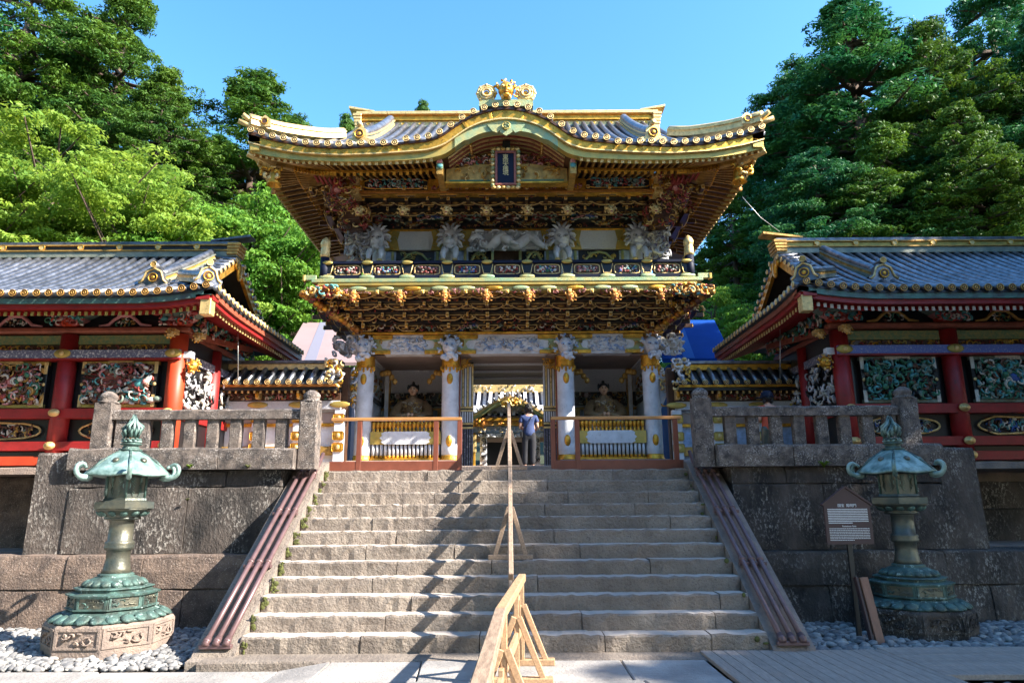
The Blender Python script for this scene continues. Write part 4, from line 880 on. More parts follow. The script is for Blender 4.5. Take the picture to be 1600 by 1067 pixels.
# upper storey wall
YU = 16.7; u0, u1 = zb[2], zat(357, YU)
mb = MB(); mb.box(-3.5, 3.5, YU+.08, 20.6, u0, u1+.9, brown); part('upper_wall', mb, G)
UX = (-3.25, -1.42, 1.36, 3.25)
for x in UX:
    mb = MB(); mb.lathe([(.17, u0), (.17, u1)], 18, (x, YU, 0), white); part('upper_column', mb, G)
    mb = MB(); beast(mb, (0, 0, .02), .60, white, greyw, rng, None, 1.1)
    for e in (-1, 1):
        mb.tube([(e*.12, -.1, -.2), (e*.16, -.22, -.36), (e*.14, -.30, -.55)], [.10, .075, .04], white, 8); mb.blob((e*.14, -.33, -.57), (.07, .09, .05), goldp, 8, 5)
        for q in range(6): a_ = .15+q*.36; mb.tube([(e*.20*math.sin(a_), -.08, .10+.24*math.cos(a_)), (e*.30*math.sin(a_+.1), -.10, .10+.36*math.cos(a_+.1)), (e*.36*math.sin(a_+.25), -.06, .12+.44*math.cos(a_+.25))], [.05, .035, .005], white if q % 2 else greyw, 5)
    part('kirin_head', mb, G, (x, YU-.32, zat(377, YU-.4)))
for a, b in zip(UX[:-1], UX[1:]):
    z0, z1 = zat(391, YU), zat(362, YU); mb = MB(); mb.box(a+.16, b-.16, YU-.06, YU+.05, z0, z1, whitep, .01); part('white_beam', mb, G)
    mb = MB(); mb.box(a+.16, b-.16, YU-.09, YU+.05, z1+.003, z1+.09, gold, .01); part('gilt_batten', mb, G)
    for e, xx in ((1, a), (-1, b)):
        mb = MB(); mb.prism([(xx+e*.16, z0-.02), (xx+e*.52, z0-.02), (xx+e*.46, (z0+z1)/2), (xx+e*.52, z1+.005), (xx+e*.16, z1+.005)], YU-.085, YU-.05, olive)
        p, q = sorted((xx+e*.18, xx+e*.48)); curls(mb, p, q, z0, z1, YU-.09, 7, [gold, verd], rng, (.04, .08), .014, .01); part('beam_fitting', mb, G)
    # window openings with pale green cusped frames
    w = b-a; n = 1 if w < 2 else 2
    zz0, zz1 = u0+.10, z0-.04
    for k in range(n):
        xc = a+w*(k+.5)/n; hw = w/n/2-.42; mb = MB(); mb.box(xc-hw, xc+hw, YU-.02, YU+.06, zz0-.3, zz1, black)
        pts = [(xc-hw, zz0), (xc-hw*.75, zz0+(zz1-zz0)*.75), (xc-hw*.35, zz1-.08), (xc, zz1-.03), (xc+hw*.35, zz1-.08), (xc+hw*.75, zz0+(zz1-zz0)*.75), (xc+hw, zz0)]
        mb.tube([(p, YU-.05, q) for p, q in pts], .035, verd, 6); curls(mb, xc-hw*.8, xc+hw*.8, zz1-.2, zz1-.03, YU-.04, 12, [verd, olive], rng, (.05, .1), .018, .01); part('cusped_window', mb, G)
        for e in (-1, 1): mb = MB(); mb.cb(xc+e*(hw+.07), YU-.05, (zz0+zz1)/2-.1, .07, .07, zz1-zz0+.2, verd, .01); part('window_post', mb, G)
    for xx in (a+.30, b-.30):
        mb = MB(); mb.cb(xx, YU-.03, (zz0+zz1)/2-.05, .26, .04, zz1-zz0+.1, whiteb, .01); curls(mb, xx-.11, xx+.11, zz0, zz1, YU-.06, 7, [white, whiteb], rng, (.03, .06), .012, .01); part('side_light', mb, G)
mb = MB(); r3 = random.Random(9)                 # white dragon writhing along the central beam
pts = [(-.95+2.0*i/26, YU-.22-.06*math.sin(i*.9), zat(379, YU-.2)+.13*math.sin(i*.72)+.02) for i in range(27)]
mb.tube(pts, [.05+.09*math.sin(PI*(i+1)/28) for i in range(27)], white, 10)
mb.blob((-.0, YU-.35, zat(376, YU-.3)), (.20, .14, .12), white, 10, 6, (0, .4, 0)); mb.blob((.16, YU-.42, zat(382, YU-.3)), (.14, .1, .06), white, 8, 5, (0, .4, 0))
curls(mb, -1.05, 1.05, zat(393, YU-.2), zat(362, YU-.2), YU-.16, 46, [white, greyw, white], r3, (.08, .17), .028, .14, 5, 8)
for k in range(26): i = k; mb.tube([pts[i], (pts[i][0]+.04, pts[i][1]-.08, pts[i][2]+.14)], [.03, .004], white, 4)
part('white_dragon', mb, G)
for s in (-1, 1):                                # carved dragons leaning out beyond the corner columns
    mb = MB(); mm = [greyw, pw, greyw] if s < 0 else [white, pw, greyw]; x0, x1 = sorted((s*3.42, s*4.0))
    curls(mb, x0, x1, zat(408, 16.4), zat(358, 16.4), 16.45, 75, mm, rng, (.07, .16), .032, .3, 5, 7); part('corner_white_dragon', mb, G)
    mb = MB(); mm = [pr, brown, pn, po, goldd, goldp]; x0, x1 = sorted((s*3.3, s*4.05)); curls(mb, x0, x1, zat(356, 15.7), zat(322, 15.7), 15.9, 120, mm, rng, (.06, .14), .022, .5, 4, 7)
    x0, x1 = sorted((s*3.5, s*4.2)); curls(mb, x0, x1, zat(328, 15.0), zat(276, 15.0), 15.25, 170, [pr, pn, pn, po, goldd, goldp, pr], rng, (.05, .12), .017, .5, 4, 8)
    for k in range(6): mb.tube([(s*(3.75+.12*k), 14.9, 8.55+.05*k), (s*(3.85+.12*k), 14.8, 8.75+.04*k), (s*(3.8+.12*k), 14.75, 8.95)], [.04, .03, .01], pr, 6)
    mb.blob((s*3.95, 14.95, zat(293, 15)), (.17, .15, .22), pr, 10, 7); mb.blob((s*3.90, 14.85, zat(300, 15)), (.09, .1, .06), pk, 8, 5)
    part('red_dragon', mb, G)
UB = (16.55, zat(353, 16.45), .36, .105)
complex_(*UB, 4, hd2, False, 3, .97)
zt = UB[1]+UB[3]*3+.22; YT = 15.12
# carved beam above the upper brackets
zq0, zq1 = zat(299, YT), zat(279, YT)
mb = MB(); mb.box(-3.95, 3.95, YT, YT+1.6, zq0, zq1, gold, .01); part('purlin', mb, G)
mb = MB(); mb.box(-4.0, 4.0, YT-.05, YT-.002, zq0-.05, zq0+.02, goldo, .006); part('purlin_batten', mb, G)
for s in (-1, 1):
    mb = MB(); x0, x1 = sorted((s*1.85, s*3.35)); mb.box(x0, x1, YT-.03, YT-.002, zq0+.04, zq1-.01, black)
    mb.tube([(x0+(x1-x0)*(.5+.5*max(-1, min(1, 1.15*math.cos(2*PI*j/28)))), YT-.035, (zq0+zq1)/2+.02+(zq1-zq0)*.36*max(-1, min(1, 1.3*math.sin(2*PI*j/28)))) for j in range(29)], .015, gold, 4, False)
    curls(mb, x0+.12, x1-.12, zq0+.07, zq1-.04, YT-.04, 110, [pr, pr, pgr, pgr, pt, pw] if s < 0 else [pgr, pw, pr, pt, pgr], rng, (.035, .08), .015, .04); part('carved_frieze', mb, G)
    mb = MB(); x = s*3.55; mb.box(x-.10, x+.10, YT-.10, YT+.3, zq0-.1, zq1+.05, goldp, .015); mb.box(x-.13, x+.13, YT-.13, YT+.3, zq0+.05, zq0+.11, gold, .01); mb.box(x-.15, x+.15, YT-.15, YT+.3, zq1-.04, zq1+.03, goldp, .01); part('beam_nose', mb, G)
# ---- eave curve
_t = [(386, 206), (424, 217), (479, 228), (533, 231), (587, 227), (640, 222), (669, 219), (691, 210.5), (710, 197), (731, 183), (756, 174), (775, 169.5), (792, 168)]
_b = [(400, 238), (424, 243), (460, 248), (533, 251), (587, 250.5), (640, 248), (669, 246), (696, 239), (720, 221), (734, 212), (750, 204), (770, 200), (792, 198)]
YE = 13.9
def curve(tab):
    xs = []; zs = []
    for p, q in tab: x, z = at(p, q, YE); xs.append(abs(x)); zs.append(z)
    xs = np.array(xs); zs = np.array(zs); o = np.argsort(xs); xs, zs = xs[o], zs[o]; xs[0] = 0
    X = np.linspace(0, 6.2, 320); Z = np.interp(X, xs, zs); e = X > xs[-1]; Z[e] = zs[-1]+(X[e]-xs[-1])*.30
    k = np.exp(-np.linspace(-2, 2, 21)**2); k /= k.sum(); Zp = np.concatenate([Z[10:0:-1], Z, Z[-1]+np.arange(1, 11)*(Z[-1]-Z[-2])]); return X, np.convolve(Zp, k, 'valid')
TX, TZ = curve(_t); BX, BZ = curve(_b)
def ztop(x): return float(np.interp(abs(x), TX, TZ))
def zbot(x): return float(np.interp(abs(x), BX, BZ))
XE = 5.66; ZF = ztop(3.2); ZFB = zbot(3.2)
def flare(d): return ztop(XE-d)-ZF if d < XE-3.0 else 0.0
def flareb(d): return zbot(XE-d)-ZFB if d < XE-3.0 else 0.0
YR = 18.3; YBK = 2*YR-YE; ZR = zat(195, YR)
def fascia(path, m, name):
    """path: list of (p, out, top, bottom, thickness) lofted"""
    mb = MB(); mb.loft(path, m, smooth=False); part(name, mb, G)
N = 110; xs = [-XE+2*XE*i/N for i in range(N+1)]
def sec(x, f0, f1, y0, y1):
    t, b = ztop(x), zbot(x); h = t-b; return [(x, y0, b+h*f0), (x, y0, b+h*f1), (x, y1, b+h*f1), (x, y1, b+h*f0)]
fascia([sec(x, .88, 1.0, YE-.03, YE+.25) for x in xs], brown, 'eave_board')
fascia([sec(x, .46, .875, YE+.0, YE+.22) for x in xs], gold, 'gilt_fascia')
fascia([sec(x, .40, .47, YE-.02, YE+.22) for x in xs], goldp, 'fascia_bead')
fascia([sec(x, .0, .395, YE+.05, YE+.24) for x in xs if abs(x) >= 1.1 and x < 0], olive, 'lower_fascia')
fascia([sec(x, .0, .395, YE+.05, YE+.24) for x in xs if abs(x) >= 1.1 and x > 0], olive, 'lower_fascia')
fascia([sec(x, -.12 if abs(x) < .9 else -.02, .395, YE+.03, YE+.24) for x in xs if abs(x) < 1.2], verd, 'arch_band')
for s in (-1, 1):                                   # side fascias running back
    n = 50
    def ss(y, f0, f1, o):
        d = min(y-YE, YBK-y); t = ZF+flare(d); b = ZFB+flareb(d); h = t-b; xo = s*(XE-o); xi = s*(XE-.25)
        return [(xo, y, b+h*f0), (xo, y, b+h*f1), (xi, y, b+h*f1), (xi, y, b+h*f0)]
    ys = [YE+(YBK-YE)*i/n for i in range(n+1)]
    fascia([ss(y, .88, 1, -.03) for y in ys], brown, 'side_eave_board'); fascia([ss(y, .46, .875, 0) for y in ys], gold, 'side_fascia'); fascia([ss(y, 0, .455, .05) for y in ys], olive, 'side_fascia')
for i, x in enumerate([-4.6, -3.6, -2.6, -.9, -.35, .35, .9, 2.6, 3.6, 4.6]):
    mb = MB(); zc = zbot(x)+(ztop(x)-zbot(x))*.66; h = (ztop(x)-zbot(x)); m_ = math.atan2(ztop(x+.1)-ztop(x-.1), .2)
    mb.cb(0, 0, 0, .07 if abs(x) < 1 else .5, .015, h*.38, gold, .005); part('fascia_clasp', mb, G, (x, YE-.01, zc), rot=(0, -m_, 0))
mb = MB(); zc = (ztop(0)+zbot(0))/2-.28                # crest and cloud-shaped pendant of the arch
mb.disc((0, YE+.0, zc+.06), .085, .03, verd, 18, olive)
for k in range(3): a = k*2*PI/3+PI/2; mb.tube([(.045*math.cos(a+u), YE-.035, zc+.06+.045*math.sin(a+u)) for u in (0, .6, 1.2, 1.8)], [.022, .018, .012, .004], greenpat, 5)
mb.prism([(-.42, zc+.10), (-.30, zc-.06), (-.20, zc-.10), (-.13, zc-.02), (-.14, zc-.08), (0, zc-.17), (.14, zc-.08), (.13, zc-.02), (.20, zc-.10), (.30, zc-.06), (.42, zc+.10)], YE+.0, YE+.04, verd)
part('gable_pendant', mb, G)
# arch soffit ribs, tympanum
def arch(x, off): return zbot(x)+.02-off
def polyband(xr, y, off, r, m, name):
    n = 30; mb = MB(); mb.loft([[(x, y-r, arch(x, off)-r), (x, y-r, arch(x, off)+r), (x, y+r, arch(x, off)+r), (x, y+r, arch(x, off)-r)] for x in [-xr+2*xr*i/n for i in range(n+1)]], m); part(name, mb, G)
for k in range(14): polyband(1.30, YE+.30+k*.085, .03+.004*k, .016, redbr if k % 2 else goldp, 'arch_rib')
mb = MB(); n = 30; mb.loft([[(x, YE+.26, arch(x, -.03)), (x, YT+.05, arch(x, .02)), (x, YT+.05, arch(x, -.02)), (x, YE+.26, arch(x, -.05))] for x in [-1.5+3.0*i/n for i in range(n+1)]], brown); part('arch_soffit', mb, G)
for s in (-1, 1):
    mb = MB(); x = s*.80; mb.loft([[(x-.03, y, arch(x, .05)-.04), (x+.03, y, arch(x, .05)-.04), (x+.03, y, arch(x, .02)), (x-.03, y, arch(x, .02))] for y in (YE+.28, YT)], gold)
    for k in range(12): mb.blob((x, YE+.32+k*.095, arch(x, .1)), .022, goldp, 6, 4)
    part('arch_purlin', mb, G)
    mb = MB(); x = s*1.48; mb.box(x-.07, x+.07, YE+.28, YT+.1, zq0-.02, zbot(x)-.02, goldd); mb.box(x-.075, x+.075, YE+.262, YE+.28, zq0+.10, zbot(x)-.04, verd)
    for k, m_ in enumerate((pt, pk, pt)): mb.blob((x, YE+.25, zq0+.17+.10*k), (.07, .02, .06), m_, 8, 5)
    part('arch_post', mb, G)
zb0 = zq1
mb = MB(); mb.loft([[(x, YT+.02, zq1-.1), (x, YT+.02, arch(x, .03)), (x, YT+.1, arch(x, .03)), (x, YT+.1, zq1-.1)] for x in [-1.4+2.8*i/20 for i in range(21)]], brown); part('tympanum', mb, G)
mb = MB(); pts = [(-1.38, zq0-.02), (1.38, zq0-.02), (1.38, zq1-.02), (1.1, zq1+.02), (.6, zq1+.10), (-.6, zq1+.10), (-1.1, zq1+.02), (-1.38, zq1-.02)]; mb.prism(pts, YE+.70, YE+.90, goldd)
curls(mb, -1.2, 1.2, zq0+.02, zq1+.02, YE+.69, 46, [gold, goldp, goldd], rng, (.05, .12), .014, .01); mb.box(-1.4, 1.4, YE+.66, YE+.90, zq0-.06, zq0-.02, gold); mb.box(-1.3, -.3, YE+.68, YE+.70, zq0-.0, zq0+.03, pg); mb.box(.3, 1.3, YE+.68, YE+.70, zq0-.0, zq0+.03, pg); part('rainbow_beam', mb, G)
for s in (-1, 1):
    mb = MB(); x0, x1 = sorted((s*.28, s*1.15)); curls(mb, x0, x1, zq1+.04, zq1+.36, YE+.85, 120, [pr, pr, pk, pn, po] if s > 0 else [pr, po, pg, pk, pw, pn], rng, (.05, .11), .022, .12, 4, 7); part('cloud_carving', mb, G)
# name plaque, hung in the arch
pl = thing('name_plaque', 'upright dark blue name plaque in a gilt frame with golden characters under the roof arch', 'plaque', (0, YE+.45, 9.0))
xc = at(791, 262, YE+.4)[0]; z0, z1 = zat(286, YE+.4), zat(239, YE+.4); xc = -.02
mb = MB(); mb.box(xc-.20, xc+.20, YE+.42, YE+.46, z0, z1, navy); part('panel', mb, pl)
mb = MB()
for (a, b, c, d) in ((-.235, .235, z1, z1+.05), (-.235, .235, z0-.05, z0), (-.235, -.185, z0, z1), (.185, .235, z0, z1)): mb.box(xc+a, xc+b, YE+.39, YE+.46, c, d, redbr, .006)
part('inner_frame', mb, pl)
mb = MB()
for k in range(9):
    for e in (-1, 1): mb.blob((xc+e*.29, YE+.42, z0-.04+(z1-z0+.08)*k/8), (.05, .04, .05), goldp if k % 2 else greenpat, 8, 5)
for k in range(6):
    for z in (z0-.10, z1+.10): mb.blob((xc-.27+.54*k/5, YE+.42, z), (.06, .04, .045), goldp if k % 2 else goldd, 8, 5)
mb.box(xc-.30, xc+.30, YE+.44, YE+.47, z0-.12, z1+.12, goldd); part('carved_frame', mb, pl)
link('lettering', text_mesh('東\n照\n大\n権\n現', .135, goldp, 'lettering', line=.72), pl, (xc, YE+.415, z1-.135), rot=(PI/2, 0, 0))
mb = MB(); mb.cb(0, YE+.5, z1+.22, .17, .1, .22, black); part('hanger_block', mb, pl)
# ---- rafters
def rafter(a, b, m=rafterm, w=.045, h=.06, tip=goldp):
    mb = MB(); a, b = Vector(a), Vector(b); mb.bar(a, b, w, h, m); d = (b-a).normalized(); mb.bar(b-d*.005, b+d*.03, w+.022, h+.016, tip)
    mb.bar(a-Vector((0, 0, h/2+.004)), b-Vector((0, 0, h/2+.004)), w*.62, .006, goldd); part('rafter', mb, G)
zi = zq1+.10
def eave_pts(n_side=15):
    L = []
    x = -3.9
    while x <= 3.91:
        if abs(x) > 1.62: L.append(((x, 15.25), (x, YE+.12), zbot(x)))
        x += .15
    for s in (-1, 1):
        for k in range(1, 13):
            t = k/12; x = 3.9+(XE-.12-3.9)*t; L.append(((s*3.9, 15.25), (s*x, YE+.12), zbot(x)))
        for k in range(1, 10):
            y = YE+.12+(15.25-YE-.12)*k/9; L.append(((s*3.9, 15.25), (s*(XE-.12), y), ZFB+flareb(y-YE)))
        for k in range(20):
            y = 15.45+k*.24; L.append(((s*3.9, y), (s*(XE-.12), y), ZFB+flareb(y-YE)))
    return L
for (xi_, yi), (xo, yo), zo in eave_pts():
    a = Vector((xi_, yi, zi+.08)); b = Vector((xo, yo, zo-.02)); mid = a.lerp(b, .42)
    rafter(mid.lerp(a, .9), b)                                # flying rafter
    a2 = Vector((xi_, yi, zi-.02)); b2 = a.lerp(b, .56)-Vector((0, 0, .13)); rafter(a2, b2, rafterm, .05, .07, gold)
for f, dz_ in ((.54, -.065),):
    mb = MB(); secs = []
    for s in (-1, 1):
        L = [(3.9*0+1.62, 0)]; 
    for s in (-1, 1):
        sec_ = []
        for x in np.linspace(1.62, 3.9, 14): a = Vector((x, 15.25, zi+.08)).lerp(Vector((x, YE+.12, zbot(x)-.02)), f); sec_.append(a)
        sec_.append(Vector((3.9, 15.25, zi+.08)).lerp(Vector((XE-.12, YE+.12, zbot(XE-.1)-.02)), f))
        for y in np.linspace(15.25, 20.2, 16): a = Vector((3.9, y, zi+.08)).lerp(Vector((XE-.12, y, ZFB+flareb(y-YE)-.02)), f); sec_.append(a)
        mb = MB()
        for p, q in zip(sec_[:-1], sec_[1:]): mb.bar((s*p.x, p.y, p.z+dz_), (s*q.x, q.y, q.z+dz_), .06, .05, gold)
        part('eave_batten', mb, G)
# soffit boards closing the underside
def soff(name, pts):
    mb = MB(); mb.add(pts, [(0, 1, 2, 3)], brown); part(name, mb, G)
n = 40
for s in (-1, 1):
    mb = MB(); rowa = [(s*x, 15.35, zi+.16) for x in np.linspace(1.5, 3.9, 12)]+[(s*3.9, 15.35, zi+.16)]*12; rowb = [(s*x, YE+.1, zbot(x)+.06) for x in np.linspace(1.5, 3.9, 12)]+[(s*x, YE+.1, zbot(x)+.06) for x in np.linspace(3.9, XE-.1, 12)]
    mb.loft([rowa, rowb], brown, closed=False)
    ys = np.linspace(YE+.1, 22.4, 40); mb.loft([[(s*3.9, max(15.35, y), zi+.16) for y in ys], [(s*(XE-.1), y, ZFB+flareb(min(y-YE, YBK-y))+.06) for y in ys]], brown, closed=False); part('soffit', mb, G)
mb = MB(); mb.box(-3.8, 3.8, 16.7, 21, zq0-.1, zi+.1, brown); part('roof_core', mb, G)
for s in (-1, 1):
    mb = MB(); a, b = sorted((s*3.5, s*3.92)); mb.box(a, b, 15.4, 20.8, zq0-.55, zi+.12, brown, .01); part('side_purlin', mb, G)
for s in (-1, 1):                                   # hip rafters with gilt noses, wind bells under them
    mb = MB(); mb.bar((s*3.8, 15.35, zi), (s*5.5, YE+.25, zbot(5.5)-.05), .12, .15, goldd); mb.bar((s*5.2, YE+.45, zbot(5.3)-.06), (s*5.70, YE+.12, zbot(5.7)+.0), .14, .17, goldp, .01); part('hip_rafter', mb, G)
    mb = MB(); curls(mb, min(s*5.0, s*5.45), max(s*5.0, s*5.45), zbot(5.3)-.42, zbot(5.3)-.16, YE+.35, 12, [goldp, gold], rng, (.05, .1), .03, .08, 5); part('hip_rafter_mount', mb, G)
    bt = thing('wind_bell', ('gilt wind bell hanging from the left corner of the great roof', 'gilt wind bell hanging from the right corner of the great roof')[s > 0], 'bell', (s*5.18, YE+.45, 8.6), 'wind bells at the roof corners')
    x, y = s*5.18, YE+.42; ztp = zat(268, y)
    mb = MB(); mb.lathe([(.03, .06), (.07, .05), (.10, 0), (.12, -.12), (.13, -.22), (.17, -.30), (.15, -.30), (.10, -.2)], 16, (x, y, ztp), gold); part('bell_body', mb, bt)
    mb = MB(); mb.tube([(x, y, ztp+.25), (x, y, ztp-.42)], .010, goldd, 5); mb.blob((x, y, ztp-.46), (.06, .02, .07), goldo, 8, 5); part('clapper', mb, bt)
# ---- roof surface and tiles
def zmain(y):
    t = max(0, min(1, (y-YE)/(YR-YE))); return ZF+(ZR-ZF)*(.82*t+.18*t*t)
def roofz(x, y):
    yy = y if y <= YR else 2*YR-y; t = (yy-YE)/(YR-YE); d = XE-abs(x)
    z = zmain(yy)+flare(d)*(max(0, 1-t*1.6))**2
    if abs(x) < 2.3 and y <= YR: z = max(z, ztop(x)+.01*(yy-YE)) if abs(x) < 1.9 else z+(max(0, ztop(x)-ZF))*max(0, 1-t*2)
    return z
HX = 4.25                                            # gable plane
def xlim(y):
    yy = y if y <= YR else 2*YR-y; return max(HX, XE-(yy-YE)*1.0)
mb = MB(); secs = []
for i in range(41):
    y = YE+.02+(2*(YR-YE)-.04)*i/40; xl = xlim(y); secs.append([(xl*(-1+2*j/60), y, roofz(xl*(-1+2*j/60), y)) for j in range(61)])
mb.loft(secs, tileflat, closed=False, smooth=True); part('roof_deck', mb, G)
for s in (-1, 1):
    mb = MB(); n = 30; Hh = XE-HX
    mb.loft([[(s*(HX+(Hh)*i/6), YE+(Hh)*(1-i/6)+ (2*(YR-YE)-2*Hh*(1-i/6))*j/n, ZF+.02+(zmain(YE+Hh)-ZF)*(1-i/6)+flare(min((YE+(Hh)*(1-i/6)+ (2*(YR-YE)-2*Hh*(1-i/6))*j/n)-YE, YBK-(YE+(Hh)*(1-i/6)+ (2*(YR-YE)-2*Hh*(1-i/6))*j/n)))*(i/6)**2) for j in range(n+1)] for i in range(7)], tileflat, closed=False); part('side_roof_deck', mb, G)
    mb = MB(); mb.prism([(0, 0), (1, 0), (1, 1)], 0, 1, goldd)
    mb = MB(); ya, yb = YE+Hh, YBK-Hh; mb.loft([[(s*(HX-.5), ya+(yb-ya)*j/20, ZF+.6), (s*(HX-.5), ya+(yb-ya)*j/20, roofz(HX, ya+(yb-ya)*j/20)-.05)] for j in range(21)], goldd, closed=False); part('gable_board', mb, G)
def crest_end(mb, x, y, z, r, rim=goldp):
    mb.disc((x, y, z), r*.95, .03, brown, 12)
    for q, w_ in ((.88, .13), (.34, .16)): mb.tube([(x+r*q*math.cos(2*PI*j/12), y-.032, z+r*q*math.sin(2*PI*j/12)) for j in range(13)], r*w_, rim, 4, False)
x = -5.6
while x <= 5.61:
    ymax = YE+min(YR-YE-.1, max(.15, XE-abs(x)-.1)) if abs(x) > HX else YR-.12
    n = 10 if ymax-YE > 1 else 3; pts = [(x, YE-.06+(ymax-YE+.06)*i/n, roofz(x, max(YE, YE-.06+(ymax-YE+.06)*i/n))+.045) for i in range(n+1)]
    mb = MB(); mb.tube(pts, .066, tile, 8); crest_end(mb, x, YE-.055, pts[0][2], .075); part('tile_row', mb, G)
    x += .2435
for s in (-1, 1):                                   # side tile rows
    for k in range(34):
        y = YE+.15+k*.255; d = min(y-YE, YBK-y); 
        if y > YBK-.3: break
        xi2 = max(HX, XE-d); z0 = ZF+.06+flare(d); mb = MB(); zt_ = ZF+.06+(zmain(YE+min(d, XE-HX))-ZF)
        mb.tube([(s*(XE+.05), y, z0), (s*((XE+xi2)/2), y, (z0+zt_)/2-.03), (s*xi2, y, zt_)], .066, tile, 6); mb.lathe([(.075, -.015), (.075, .015)], 10, (0, 0, 0), goldp) if False else None
        mb.blob((s*(XE+.05), y, z0), (.02, .075, .075), goldp, 8, 6); part('side_tile_row', mb, G)
# ridges
def ridge_run(pts, w, h, m, mcap, name, capm=None):
    mb = MB(); P = [Vector(p) for p in pts]
    for i in range(len(P)-1):
        for (ww, z_, hh, mm) in ((w, h*.18, h*.36, m), (w*.8, h*.52, h*.3, mcap), (w*1.05, h*.72, h*.08, m)): mb.bar(P[i]+Vector((0, 0, z_)), P[i+1]+Vector((0, 0, z_)), ww, hh, mm)
    mb.tube([p+Vector((0, 0, h*.86)) for p in P], w*.42, capm or m, 8); part(name, mb, G)
zr0, zr1 = zat(204, YR), zat(179, YR)
mb = MB(); h = zr1-zr0
for f0, f1, e, m_ in ((0, .12, .20, ridgem), (.12, .45, .13, goldp), (.45, .53, .19, gold), (.53, .82, .13, gold), (.82, 1.0, .22, goldp)): mb.box(-4.35, 4.35, YR-e, YR+e, zr0+h*f0+.001, zr0+h*f1, m_, .004)
part('main_ridge', mb, G)
for i in range(17):
    mb = MB(); x = -4.0+i*.5; mb.disc((x, YR-.135, zr0+h*.30), .05, .02, gold, 12, goldp); part('ridge_boss', mb, G)
for s in (-1, 1):
    mb = MB(); a = s*4.35
    for k in range(5): p, q = sorted((a-s*.15, a+s*(.02+.02*k))); mb.box(p, q, YR-.24, YR+.24, zr0-.05+k*h*.2, zr0-.05+k*h*.2+h*.17, goldp, .01)
    mb.loft([[(a-s*.5, YR-.2, zr1), (a-s*.5, YR+.2, zr1), (a-s*.5, YR+.2, zr1+.04), (a-s*.5, YR-.2, zr1+.04)], [(a+s*.22, YR-.22, zr1+.10), (a+s*.22, YR+.22, zr1+.10), (a+s*.22, YR+.22, zr1+.17), (a+s*.22, YR-.22, zr1+.17)]], goldp); part('ridge_end', mb, G)
    # descending ridge with its crest tile
    pts = [(s*(3.30+.0*t), YR-.5-(YR-.5-YE-.45)*t, roofz(3.3, YR-.5-(YR-.5-YE-.45)*t)+.05) for t in [i/9 for i in range(10)]]
    ridge_run(pts, .26, .30, goldp, ridgem, 'descending_ridge', tile)
    mb = MB(); xx, yy, zz = s*3.30, YE+.28, roofz(3.3, YE+.3)+.06
    mb.prism([(xx-.30, zz), (xx-.28, zz+.10), (xx-.16, zz+.14), (xx-.15, zz+.34), (xx-.05, zz+.42), (xx+.05, zz+.42), (xx+.15, zz+.34), (xx+.16, zz+.14), (xx+.28, zz+.10), (xx+.30, zz)], yy, yy+.10, goldp); mb.disc((xx, yy, zz+.22), .10, .03, brown, 16, gold); mb.blob((xx, yy-.035, zz+.22), (.05, .015, .05), gold, 8, 5)
    mb.tube([(xx, yy-.06, zz+.47), (xx, yy+.3, zz+.47)], .06, goldp, 10); part('crest_tile', mb, G)
    # corner ridge sweeping up to the tip
    pts = []
    for i in range(10):
        t = i/9; x = HX-.25+(XE+.02-HX+.25)*t; y = YE+1.62-(1.62)*t; pts.append((s*x, y, (zmain(YE+XE-min(x, XE)) if x < XE else ZF)+flare(max(0, XE-x))*1.0+.06+.10*t*t))
    ridge_run(pts, .24, .22, goldp, goldp, 'corner_ridge', goldp)
    e = Vector(pts[-1]); mb = MB(); mb.tube([e+Vector((-s*.35, .3, .08)), e+Vector((s*.0, 0, .14)), e+Vector((s*.12, -.10, .22))], [.06, .06, .055], goldp, 10); mb.tube([e+Vector((-s*.2, .15, -.02)), e+Vector((s*.20, -.10, .06))], .055, goldp, 10)
    mb.prism([(e.x-s*.32-.13, e.z+.02), (e.x-s*.32+.13, e.z+.02), (e.x-s*.32+.12, e.z+.2), (e.x-s*.32, e.z+.30), (e.x-s*.32-.12, e.z+.2)], e.y+.06, e.y+.12, goldp); mb.disc((e.x-s*.32, e.y+.06, e.z+.14), .07, .02, brown, 12, gold); part('corner_crest', mb, G)
# ridge of the arch and its gilt lion-faced crest tile
ridge_run([(0, YE+.2, ztop(0)+.08), (0, YE+2.0, ztop(0)+.12)], .30, .22, goldp, ridgem, 'arch_ridge')
mb = MB(); zc = ztop(0)+.02; beast(mb, (0, YE+.05, zc+.38), .50, gold, goldp, rng, goldo)
mb.prism([(-.60, zc+.0), (.60, zc+.0), (.60, zc+.12), (.40, zc+.16), (-.40, zc+.16), (-.60, zc+.12)], YE-.03, YE+.22, verd)
for s in (-1, 1):
    for q in range(3):
        R = .20-.055*q; mb.tube([(s*(.44)+R*math.cos(a_), YE+.05-.02*q, zc+.36+R*math.sin(a_)) for a_ in np.linspace(0, 2*PI, 15)], .032, goldp, 6)
    for k in range(8): a_ = k*PI/4; mb.blob((s*.44+.2*math.cos(a_), YE+.05, zc+.36+.2*math.sin(a_)), .045, goldp, 6, 4)
    mb.blob((s*.44, YE+.05, zc+.36), (.06, .05, .06), gold, 8, 5)
part('lion_crest_tile', mb, G)
# lightning wire from the corner to the right hand roof
wr = MB(); a = at(1160, 308, 14.3); b = at(1218, 362, 14.8); wr.tube([(a[0], 14.3, a[1]), ((a[0]+b[0])/2, 14.6, (a[1]+b[1])/2-.05), (b[0], 14.8, b[1])], .006, wirem, 5)
tag(link('earthing_wire', wr.mesh('earthing_wire')), 'thin slanting wire from the right wind bell corner down to the side roof', 'wire')
# ================================================================== terrace step in front of the gate
mb = MB(); mb.box(-3.29, 3.29, 13.0, 16.2, 1.95, 2.212, terr, .015); o = link('gate_terrace', mb.mesh('gate_terrace')); o['kind'] = 'structure'
